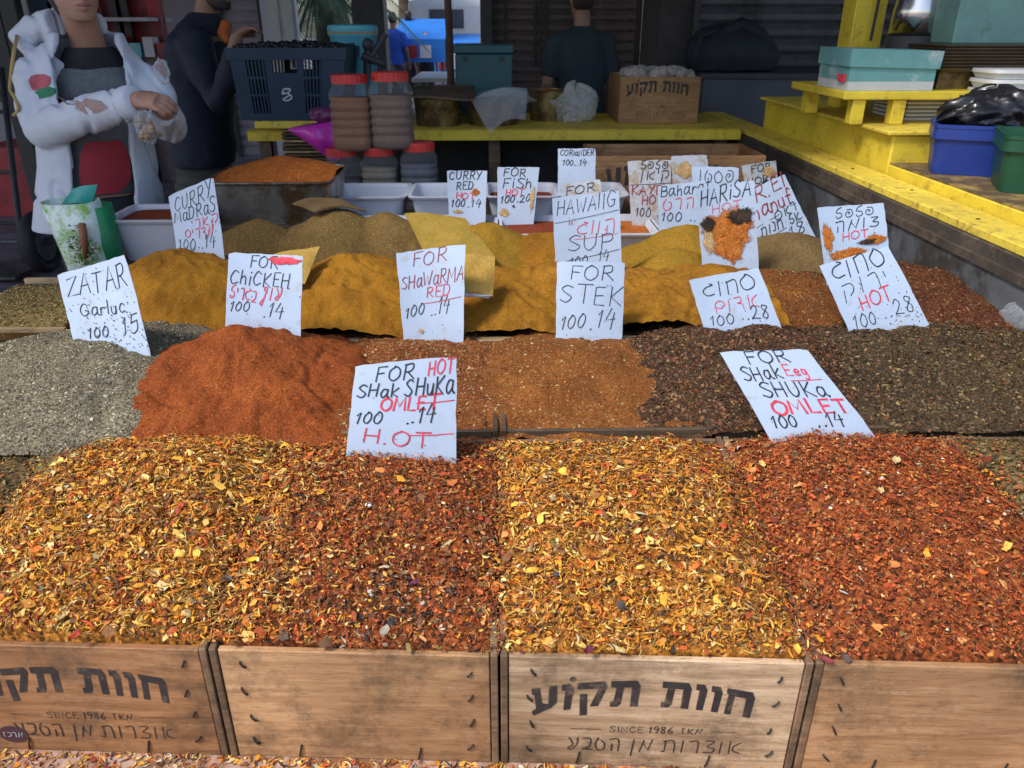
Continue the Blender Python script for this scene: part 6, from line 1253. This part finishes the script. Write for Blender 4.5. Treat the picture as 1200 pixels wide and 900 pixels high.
def sleeve(mb, pts, rad, seed, k=6):
    rg_ = random.Random(seed); P = [Vector(p) for p in smooth_pts([tuple(p) for p in pts], k)]; n_ = len(P)
    rr_ = np.interp(np.linspace(0, len(rad) - 1, n_), range(len(rad)), rad)
    P = [p + Vector((rg_.uniform(-1, 1), rg_.uniform(-1, 1), rg_.uniform(-1, 1))) * .003 for p in P]
    mb.tube(P, [r_ * (1 + .02 * math.sin(i * 2.1 + seed) + rg_.uniform(-.022, .022)) for i, r_ in enumerate(rr_)], 22)
sleeve(mb, [sR + Vector((.075, .03, .0)), sR + Vector((.03, 0, -.035)), (sR + elb) / 2 + Vector((.004, 0, .01)), elb + Vector((.01, 0, 0)), elb + (wr - elb) * .16 + Vector((0, 0, -.006)), elb + (wr - elb) * .5, elb + (wr - elb) * .80, wr - (wr - elb) * .05], [.062, .078, .076, .068, .066, .062, .055, .046], 3)
sleeve(mb, [sL + Vector((-.05, .03, -.03)), sL + Vector((-.03, 0, -.06)), (sL + elb2) / 2 + Vector((-.01, .03, 0)), elb2 + Vector((-.01, 0, .01)), elb2 + (wr2 - elb2) * .5, wr2 - (wr2 - elb2) * .12], [.06, .070, .066, .058, .052, .044], 8)
# hood lying on the shoulders and turned-back front edges
mb.tube([at(66, 26, 2.96), at(44, 34, 3.0), at(26, 50, 3.0), at(34, 62, 2.95)], [.045, .055, .050, .03], 14); mb.tube([at(64, 28, 3.0), at(88, 24, 3.10), at(112, 30, 3.02)], [.05, .06, .045], 14)
def cloth(P):
    r1 = np.abs(fbm(P[:, 0] * 10 + P[:, 1] * 7 + P[:, 2] * 2.5, P[:, 2] * 3.2 - P[:, 0] * 1.5, 2, 7))
    return -.17 * np.clip(.065 - r1, 0, .065) + .012 * fbm(P[:, 0] * 5, P[:, 2] * 5, 2, 4)
jk = mb.build('jacket', M_jack, wm); remesh(jk, .0065, 4, cloth)
# cuff, embroidery, cord
ax = (wr - elb).normalized()
MB().tube([wr - ax * .065, wr - ax * .05, wr - ax * .02, wr - ax * .008], [.050, .054, .053, .046], 20).build('cuff', M_jack, wm, smooth=True)
def onjacket(name, px, py, pts, m, th=.004):
    """flat embroidery pressed on the sleeve: outline in picture points, dropped on the cloth surface"""
    dg = bpy.context.evaluated_depsgraph_get(); mb = MB(); ctrp = Vector((sum(p[0] for p in pts) / len(pts), sum(p[1] for p in pts) / len(pts)))
    k = 4; n = len(pts); vs = []
    for ring in range(k + 1):
        for p in pts:
            q_ = ctrp + (Vector(p) - ctrp) * (ring / k if ring else .02); d = ray(q_.x, q_.y).normalized()
            hit, loc, nr_, _ = jk.ray_cast(CAM, d); vs.append((loc - d * th) if hit else at(q_.x, q_.y, 2.83))
    fs = [tuple(range(n))] + [(r_ * n + j, r_ * n + (j + 1) % n, (r_ + 1) * n + (j + 1) % n, (r_ + 1) * n + j) for r_ in range(k) for j in range(n)]
    mb.add(vs, fs); mb.build(name, m, wm, smooth=True)
bpy.context.view_layer.update()
M_rose = mat('rose_thread', (.42, .09, .11), .8, var=.25, scale=50, bump=.4); M_leaf = mat('green_thread', (.03, .19, .09), .8, var=.25, scale=50, bump=.4); M_tan = mat('tan_thread', (.32, .22, .20), .8, var=.2, scale=50, bump=.4); M_cord = mat('ochre_cord', (.38, .26, .09), .7)
onjacket('rose_embroidery', 46, 96, [(33, 95), (36, 89), (43, 87), (52, 87), (59, 90), (59, 97), (54, 102), (46, 105), (38, 106), (36, 101)], M_rose)
onjacket('leaf_embroidery', 54, 109, [(40, 108), (48, 103), (58, 102), (69, 102), (66, 109), (58, 113), (50, 115), (46, 116), (44, 111)], M_leaf)
onjacket('sleeve_emblem', 96, 122, [(66, 112), (74, 109), (86, 116), (100, 115), (118, 118), (126, 126), (116, 132), (102, 134), (90, 128), (78, 122)], M_tan)
dg_ = [(20, 42), (16, 62), (13, 88), (12, 105), (17, 114), (22, 128), (16, 135)]
cpt = []
for p in dg_:
    d = ray(*p).normalized(); hit, loc, nr_, _ = jk.ray_cast(CAM, d); cpt.append(loc - d * .008 if hit else at(p[0], p[1], 2.88))
MB().tube([Vector(smooth_pts([tuple(c) for c in cpt], 4)[i]) for i in range(len(smooth_pts([tuple(c) for c in cpt], 4)))], .006, 8).build('draw_cord', M_cord, wm, smooth=True)
bagc = at(172, 148, yw_ - .33)
crumple('small_bag', 'small clear bag of nuts held in the woman\'s hands', 'bag', bagc, (.036, .034, .050), M_film, 31, sag=.4)
nb = bpy.data.objects['small_bag']
mb = MB(); rg = random.Random(9)
for k in range(26): mb.ball(bagc + Vector((rg.uniform(-.025, .025), rg.uniform(-.02, .02), rg.uniform(-.035, .025))), (.011, .009, .009), 7, 5)
mb.build('nuts', mat('nut', (.30, .18, .08), .5), nb, smooth=True)
crumple('bag_neck', '', '', at(189, 84, yw_ - .30), (.026, .022, .034), M_film, 33, sag=.6, parent=nb)
nb.data.update()

# man in the navy jacket
ym = 4.75
mn = thing('person', 'man in a navy jacket reaching over the blue crate', 'person')
fm = Vector((.93, -.36, 0)).normalized(); rm = math.atan2(fm.y, fm.x) - math.pi / 2; sm_ = Vector((math.cos(rm), math.sin(rm), 0))
M_navy = mat('navy_jacket_cloth', (.010, .014, .032), .75, var=.2, bump=.3, bscale=40); M_olv = mat('olive_trousers', (.055, .06, .055), .8, var=.2, bump=.2); M_org = mat('orange_scarf', (.40, .085, .02), .8)
cm = lambda px, py, d=0: at(px, py, ym + d)
mb = MB(); nk = cm(242, 14); hcm = nk + Vector((.055, -.02, .135)); qm = head(mb, hcm, fm, 1.02)
mb.tube([nk + Vector((-.03, 0, -.10)), nk, hcm + Vector((-.02, 0, -.05))], [.085, .065, .06], 16)
wm_ = cm(280, 46, -.42); em = cm(258, 120, -.30); shm = cm(228, 50, -.18)
hand(mb, wm_ + Vector((-.01, 0, .02)), (.75, .1, .35), (-.3, .1, .9), 1.02, .9); mb.tube([em + (wm_ - em) * .5, wm_ + Vector((-.005, 0, .02))], [.042, .032], 12)
mb.rings([(cm(240, 190).x, ym, cm(240, 190).z + .04, .15, .11, rm), (nk.x - .03, ym, nk.z - .12, .17, .11, rm)], 20)
hzm = cm(240, 190).z
for sd in (-1, 1):
    k0 = Vector((cm(240, 200).x, ym, 0)) + sm_ * sd * .10; mb.tube([k0 * 1 + Vector((0, 0, hzm)), k0 + Vector((0, 0, .45)), k0 + Vector((0, 0, .08))], [.06, .05, .042], 14); mb.tube([k0 + Vector((0, 0, .05)), k0 + fm * .17 + Vector((0, 0, .035))], [.045, .035], 10)
remesh(mb.build('body', M_skin2, mn), .008, 4); eyes(qm, mn)
mb = MB(); mb.rings([(*(qm(0, -.03, z)), rx, ry, rm) for z, rx, ry in ((-.05, .06, .05), (0, .080, .075), (.05, .084, .085), (.10, .074, .082), (.138, .035, .045))], 24); remesh(mb.build('hair', M_hair, mn), .008, 3)
mb = MB(); mb.rings([(*(qm(0, o_, z)), rx, ry, rm) for z, rx, ry, o_ in ((-.126, .030, .032, .056), (-.112, .050, .055, .042), (-.085, .063, .073, .028), (-.062, .069, .076, .016))], 24); remesh(mb.build('beard', M_hair, mn), .006, 2)
mb = MB(); L = [(238, 192, .215, .165), (238, 165, .212, .162), (236, 120, .215, .16), (234, 80, .225, .155), (232, 48, .22, .14), (236, 28, .16, .11), (240, 14, .085, .08)]
mb.rings([(cm(a, b_).x, ym, cm(a, b_).z, rx, ry, rm) for a, b_, rx, ry in L], 28)
mb.tube([shm + Vector((-.03, .06, .0)), shm, (shm + em) / 2 + Vector((-.02, 0, -.01)), em, em + (wm_ - em) * .4, em + (wm_ - em) * .8], [.09, .10, .085, .075, .062, .052], 16)
s2 = cm(232, 50, .17); mb.tube([s2, cm(225, 100, .24), cm(240, 150, .20), cm(262, 150, .1)], [.10, .085, .07, .055], 16)
remesh(mb.build('jacket', M_navy, mn), .012, 4, lambda P: folds(P, 6, .018, 11))
mb = MB(); mb.tube([cm(266, 26, -.13), cm(262, 40, -.16), cm(268, 50, -.17)], [.03, .035, .02], 12); remesh(mb.build('orange_collar', M_org, mn), .008, 2)
mb = MB(); mb.rings([(cm(240, 200).x, ym, hzm - .20, .17, .14, rm), (cm(240, 200).x, ym, hzm + .05, .18, .145, rm)], 20)
for sd in (-1, 1): k0 = Vector((cm(240, 200).x, ym, 0)) + sm_ * sd * .10; mb.tube([k0 + Vector((0, 0, hzm - .1)), k0 + Vector((0, 0, .45)), k0 + Vector((0, 0, .06))], [.115, .09, .075], 16)
remesh(mb.build('trousers', M_olv, mn), .016, 4, lambda P: folds(P, 8, .012, 5))

# generic standing figure, seen from the side or back
def figure(label, x, y, H, rot, shirt, trou, skin, hairm, vox=.016, armpose=None, group=None):
    t = thing('person', label, 'person', group); f = Vector((math.sin(rot), -math.cos(rot), 0)); r = math.atan2(f.y, f.x) - math.pi / 2; sv = Vector((math.cos(r), math.sin(r), 0)); o = Vector((x, y, 0)); s = H / 1.75
    mb = MB(); q = head(mb, o + Vector((0, 0, 1.63 * s)) + f * .02, f, s)
    mb.tube([o + Vector((0, 0, 1.40 * s)), o + Vector((0, 0, 1.56 * s))], [.07 * s, .055 * s], 14)
    mb.rings([(x, y, .85 * s, .15 * s, .11 * s, r), (x, y, 1.05 * s, .14 * s, .105 * s, r), (x, y, 1.3 * s, .17 * s, .11 * s, r), (x, y, 1.43 * s, .10 * s, .08 * s, r)], 20)
    sl_ = MB()
    for sd in (-1, 1):
        sh = o + sv * sd * .185 * s + Vector((0, 0, 1.38 * s)); el = o + sv * sd * .26 * s + Vector((0, 0, 1.10 * s)) - f * .02; wr_ = o + sv * sd * .25 * s + f * .10 * s + Vector((0, 0, .87 * s))
        mb.tube([sh, el, wr_], [.05 * s, .042 * s, .030 * s], 12); hand(mb, wr_, wr_ - el, f, s, .5, sd); sl_.tube([sh - sv * sd * .05, sh, sh + (el - sh) * .85], [.07 * s, .072 * s, .062 * s], 14)
        k = o + sv * sd * .09 * s; mb.tube([k + Vector((0, 0, .88 * s)), k + Vector((0, 0, .48 * s)) + f * .01, k + Vector((0, 0, .08 * s))], [.09 * s, .06 * s, .045 * s], 12); mb.tube([k + Vector((0, 0, .045)) - f * .04, k + f * .15 + Vector((0, 0, .03))], [.042 * s, .032 * s], 10)
    remesh(mb.build('body', skin, t), vox * .7, 3)
    sl_.rings([(x, y, .84 * s, .19 * s, .14 * s, r), (x, y, 1.05 * s, .185 * s, .135 * s, r), (x, y, 1.30 * s, .20 * s, .135 * s, r), (x, y, 1.42 * s, .15 * s, .11 * s, r), (x, y, 1.485 * s, .07 * s, .065 * s, r)], 24); remesh(sl_.build('shirt', shirt, t), vox, 3, lambda P: folds(P, 7, .012, 3))
    mb = MB(); mb.rings([(x, y, .72 * s, .175 * s, .13 * s, r), (x, y, .92 * s, .165 * s, .125 * s, r)], 20)
    for sd in (-1, 1): k = o + sv * sd * .09 * s; mb.tube([k + Vector((0, 0, .80 * s)), k + Vector((0, 0, .45 * s)), k + Vector((0, 0, .06))], [.10 * s, .078 * s, .065 * s], 14)
    remesh(mb.build('trousers', trou, t), vox, 3)
    mb = MB(); mb.rings([(*(q(0, -.03, z)), rx * s, ry * s, r) for z, rx, ry in ((-.05, .06, .05), (0, .080, .075), (.05, .084, .085), (.10, .074, .082), (.138, .035, .045))], 20); remesh(mb.build('hair', hairm, t), .012, 2)
    eyes(q, t, s)
    return t
M_tee = mat('dark_slate_tee', (.022, .035, .045), .85, var=.2, bump=.2); M_bluesh = mat('blue_shirt', (.02, .08, .42), .8); M_dk = mat('charcoal_cloth', (.03, .025, .03), .8)
ct = at(681, 60, 5.9); figure('man in a dark slate T-shirt standing behind the counter, back turned', ct.x, 5.9, 1.70, math.pi + .25, M_tee, M_trou, M_skin2, M_hair, .014)
ct = at(462, 60, 15.0); figure('distant shopper in a bright blue shirt', ct.x, 15.0, 1.62, math.pi - .2, M_bluesh, M_dk, M_skin2, M_hair, .02)
ct = at(480, 62, 16.5); figure('distant shopper in dark clothes right of the blue shirt', ct.x, 16.5, 1.66, math.pi + .4, M_dk, M_trou, M_skin2, M_hair, .02)
ct = at(500, 75, 15.5); figure('distant short shopper in black beside the blue awning', ct.x, 15.5, 1.30, 0.2, M_dk, M_dk, M_skin, M_hair, .02)

# ------------------------------------------------------------------ street beyond
M_wbld = mat('white_plaster', (.62, .62, .62), .8, var=.1, scale=1); M_blueaw = mat('blue_awning', (.015, .16, .55), .6, var=.15, scale=3); M_glass = mat('window_glass', (.06, .07, .09), .15, var=.2)
yb_ = 24
bd = thing('building', 'pale building across the street beyond the blue awnings', 'building'); a, b = at(480, 20, yb_).x, at(700, 20, yb_).x
MB().box(a, b, yb_, yb_ + 8, 0, 6.5).build('wall', M_wbld, bd); MB().box(a - .1, b + .1, yb_ - .15, yb_ - .002, 3.1, 3.35).build('cornice', M_wbld, bd); MB().box(a - .15, b + .15, yb_ - .2, yb_ + 8.2, 6.5, 6.8).build('roof', mat('roof_grey', (.2, .2, .2), .8), bd)
for px in (508, 545, 575): x = at(px, 42, yb_).x; wnd = MB().box(x - .45, x + .45, yb_ - .05, yb_ - .004, .6, 2.4).build('window', M_dark, bd); MB().box(x - .38, x + .38, yb_ - .07, yb_ - .052, .68, 2.32).build('pane', M_glass, wnd)
for px in (515, 550): x = at(px, 5, yb_).x; wnd = MB().box(x - .5, x + .5, yb_ - .05, yb_ - .004, 4.0, 5.5).build('window', M_dark, bd); MB().box(x - .42, x + .42, yb_ - .07, yb_ - .052, 4.08, 5.42).build('pane', M_glass, wnd)
def awning(label, px0, px1, py0, py1, y, m, drop=.35):
    t = thing('street_awning', label, 'awning', 'blue awnings in the street'); a, b = at(px0, py0, y), at(px1, py0, y); lo = at(px0, py1, y - .9).z
    MB().hexa([(a.x, y - .9, lo), (b.x, y - .9, lo), (b.x, y + .6, a.z), (a.x, y + .6, a.z), (a.x, y - .9, lo + .03), (b.x, y - .9, lo + .03), (b.x, y + .6, a.z + .03), (a.x, y + .6, a.z + .03)]).build('canopy', m, t)
    MB().box(a.x, b.x, y - .92, y - .905, lo - drop, lo + .02).build('valance', m, t)
    for x in (a.x + .06, b.x - .06):
        for yy in (y - .85, y + .55): MB().tube([(x, yy, 0), (x, yy, lo if yy < y else a.z)], .03, 8).build('post', M_galv, t)
    k = 0
    for u in (.35, .62): x = a.x + (b.x - a.x) * u; MB().box(x - .1, x + .1, y - .935, y - .922, lo - drop * .8, lo - drop * .2).build('printed_square', M_white if k else M_redp, t); k += 1
awning('bright blue awning with white squares in the street', 466, 524, 24, 48, 16.0, M_blueaw); awning('second blue awning closer to the pale building', 500, 562, 42, 52, 18.5, M_blueaw, .6)
vn = thing('delivery_van', 'white and blue van parked beyond the awnings', 'van'); vx = at(520, 72, 20).x
MB().box(vx - .9, vx + 1.3, 20, 21.8, .35, 1.15).build('body', M_wbld, vn, bevel=.08, seg=2); MB().box(vx - .8, vx + 1.2, 20.08, 21.7, 1.151, 1.95).build('cabin', M_wbld, vn, bevel=.12, seg=2); MB().box(vx - .3, vx + .5, 20.05, 20.079, 1.35, 1.75).build('window', M_glass, vn)
for dx in (-.5, .9): MB().tube([(vx + dx, 19.95, .33), (vx + dx, 20.2, .33)], .33, 20).build('wheel', M_rub, vn)
for dx in (-.75, 1.15): MB().box(vx + dx - .09, vx + dx + .09, 19.96, 19.999, .7, .85).build('lamp', M_redp, vn)
st_ = thing('display_table', 'pale market table in the sunlit street', 'table'); a, b = at(482, 92, 9.6), at(535, 92, 9.6); zt3 = a.z
MB().box(a.x, b.x, 9.6, 11.0, zt3 - .04, zt3).build('table_top', M_wbld, st_)
for x in (a.x + .05, b.x - .05):
    for y in (9.7, 10.9): MB().box(x - .03, x + .03, y - .03, y + .03, 0, zt3 - .041).build('leg', M_galv, st_)
# shop front left of the palm: corrugated shutter and white door panel
shutter('pale lilac roller shutter left of the white door', at(262, 20, 9.5).x, at(304, 20, 9.5).x, 9.5, .02, 2.9, mat('lilac_shutter', (.30, .27, .32), .6, var=.1), .11)
dr = thing('shop_door', 'pale blue-white tall door panel behind the blue crate', 'door'); a, b = at(306, 20, 9.4), at(347, 20, 9.4)
MB().box(a.x, b.x, 9.4, 9.5, 0, 2.9).build('door_leaf', mat('door_white', (.55, .58, .68), .5, var=.08), dr)
for u in (.25, .65): x = a.x + (b.x - a.x) * u; MB().box(x, x + .1, 9.385, 9.399, .2, 2.5).build('moulding', M_plate, dr)
MB().box(b.x - .09, b.x - .06, 9.35, 9.399, 1.0, 1.12).build('handle', M_dark, dr)
sb_ = thing('shop_building', 'lilac-grey shop building behind the red stall', 'building'); xe = at(262, 20, 10.2).x
MB().box(-16, xe, 10.2, 14, 0, 4.2).build('wall', mat('lilac_plaster', (.26, .24, .29), .8, var=.12, scale=2), sb_); MB().box(-16.1, xe + .1, 10.0, 14.1, 4.2, 4.45).build('roof', M_dark, sb_)
for k in range(4):
    x = xe - 1.6 - 2.4 * k; dr_ = MB().box(x - .8, x + .8, 10.14, 10.196, 0, 2.5).build('shop_window', M_redp if k % 2 else M_dark, sb_); MB().box(x - .7, x + .7, 10.10, 10.138, .5, 2.3).build('pane', M_glass, dr_)
# trees
def leafcloud(name, P, colr, L, parent):
    n = len(P); nr = RNG.normal(0, 1, (n, 3)); nr /= np.linalg.norm(nr, axis=1, keepdims=True)
    o = chips(name, P, nr, colr, np.full(n, L) * RNG.uniform(.6, 1.3, n), M_leafm, parent, .6); return o
M_leafm = attrmat('leaf', .55, .3); M_bark = mat('bark', (.12, .09, .06), .9, var=.3, bump=.5)
def tree(label, x, y, h, r, n, cols, L=.10):
    t = thing('street_tree', label, 'tree', 'trees beyond the market'); MB().tube([(x, y, 0), (x + .1, y, h * .3), (x, y, h * .6)], [.22, .17, .10], 12).build('trunk', M_bark, t, smooth=True)
    mb = MB(); cs_ = []
    for k in range(9):
        a = k * .7 + RNG.uniform(-.2, .2); e = Vector((x + math.cos(a) * r * .6, y + math.sin(a) * r * .6, h * (.6 + .35 * RNG.random()))); mb.tube([(x, y, h * .42), (Vector((x, y, h * .5)) + e) / 2 + Vector((0, 0, .2)), e], [.08, .055, .02], 6); cs_.append(e)
    mb.build('limbs', M_bark, t, smooth=True)
    c = np.array([list(cs_[i]) for i in RNG.integers(0, len(cs_), n)]); d = RNG.normal(0, 1, (n, 3)); d /= np.linalg.norm(d, axis=1, keepdims=True)
    P = c + d * (r * .42 * RNG.random(n) ** .4)[:, None]; leafcloud('crown', P, np.array(cols)[RNG.integers(0, len(cols), n)] * RNG.uniform(.7, 1.2, (n, 1)), L, t)
gc = [(.07, .13, .03), (.11, .17, .04), (.05, .10, .025)]
tree('broad green tree beyond the black pillar', at(470, 10, 27).x, 27, 6.5, 3.2, 9000, gc, .14); tree('green tree behind the palm at the street', at(395, 5, 30).x, 30, 8, 4.0, 9000, gc, .16); tree('leafy tree close behind the palm', at(392, -10, 19).x, 19, 5.0, 2.2, 9000, [(.10, .16, .05), (.15, .21, .07), (.06, .11, .03)], .09); tree('tree farther right behind the pale building', at(620, 5, 40).x, 40, 11, 5, 7000, gc, .2)
pm = thing('palm_tree', 'potted-looking palm with drooping grey-green fronds behind the blue crate', 'palm'); pc = at(374, -25, 12.5)
MB().tube([(pc.x, 12.5, 0), (pc.x + .05, 12.5, pc.z * .5), (pc.x, 12.5, pc.z)], [.2, .16, .14], 14).build('trunk', M_bark, pm, smooth=True)
M_frond = mat('palm_leaf', (.12, .17, .08), .6, var=.25)
for k in range(56):
    a = k * 2.399; el = R(random.uniform(-55, 65)); ln = random.uniform(1.0, 1.6); d = Vector((math.cos(a) * math.cos(el), math.sin(a) * math.cos(el), math.sin(el))); pts = [Vector((pc.x, 12.5, pc.z)) + d * ln * s - Vector((0, 0, .55 * ln * s * s)) for s in (0, .25, .5, .75, 1)]
    mb = MB(); mb.tube(pts, [.018, .015, .012, .008, .003], 5)
    for i in range(30):
        s = .15 + .83 * i / 29; j = min(3, int(s * 4)); p = pts[j] + (pts[j + 1] - pts[j]) * (s * 4 - j); tg = (pts[j + 1] - pts[j]).normalized(); sd = tg.cross(Vector((0, 0, 1))).normalized()
        for q in (-1, 1):
            tip = p + (sd * q * .8 + tg * .7 - Vector((0, 0, .35))).normalized() * .34 * (1 - abs(s - .45)); w2 = tg * .011; mb.add([p - w2, p + w2, tip], [(0, 1, 2)])
    mb.build('frond', M_frond, pm)
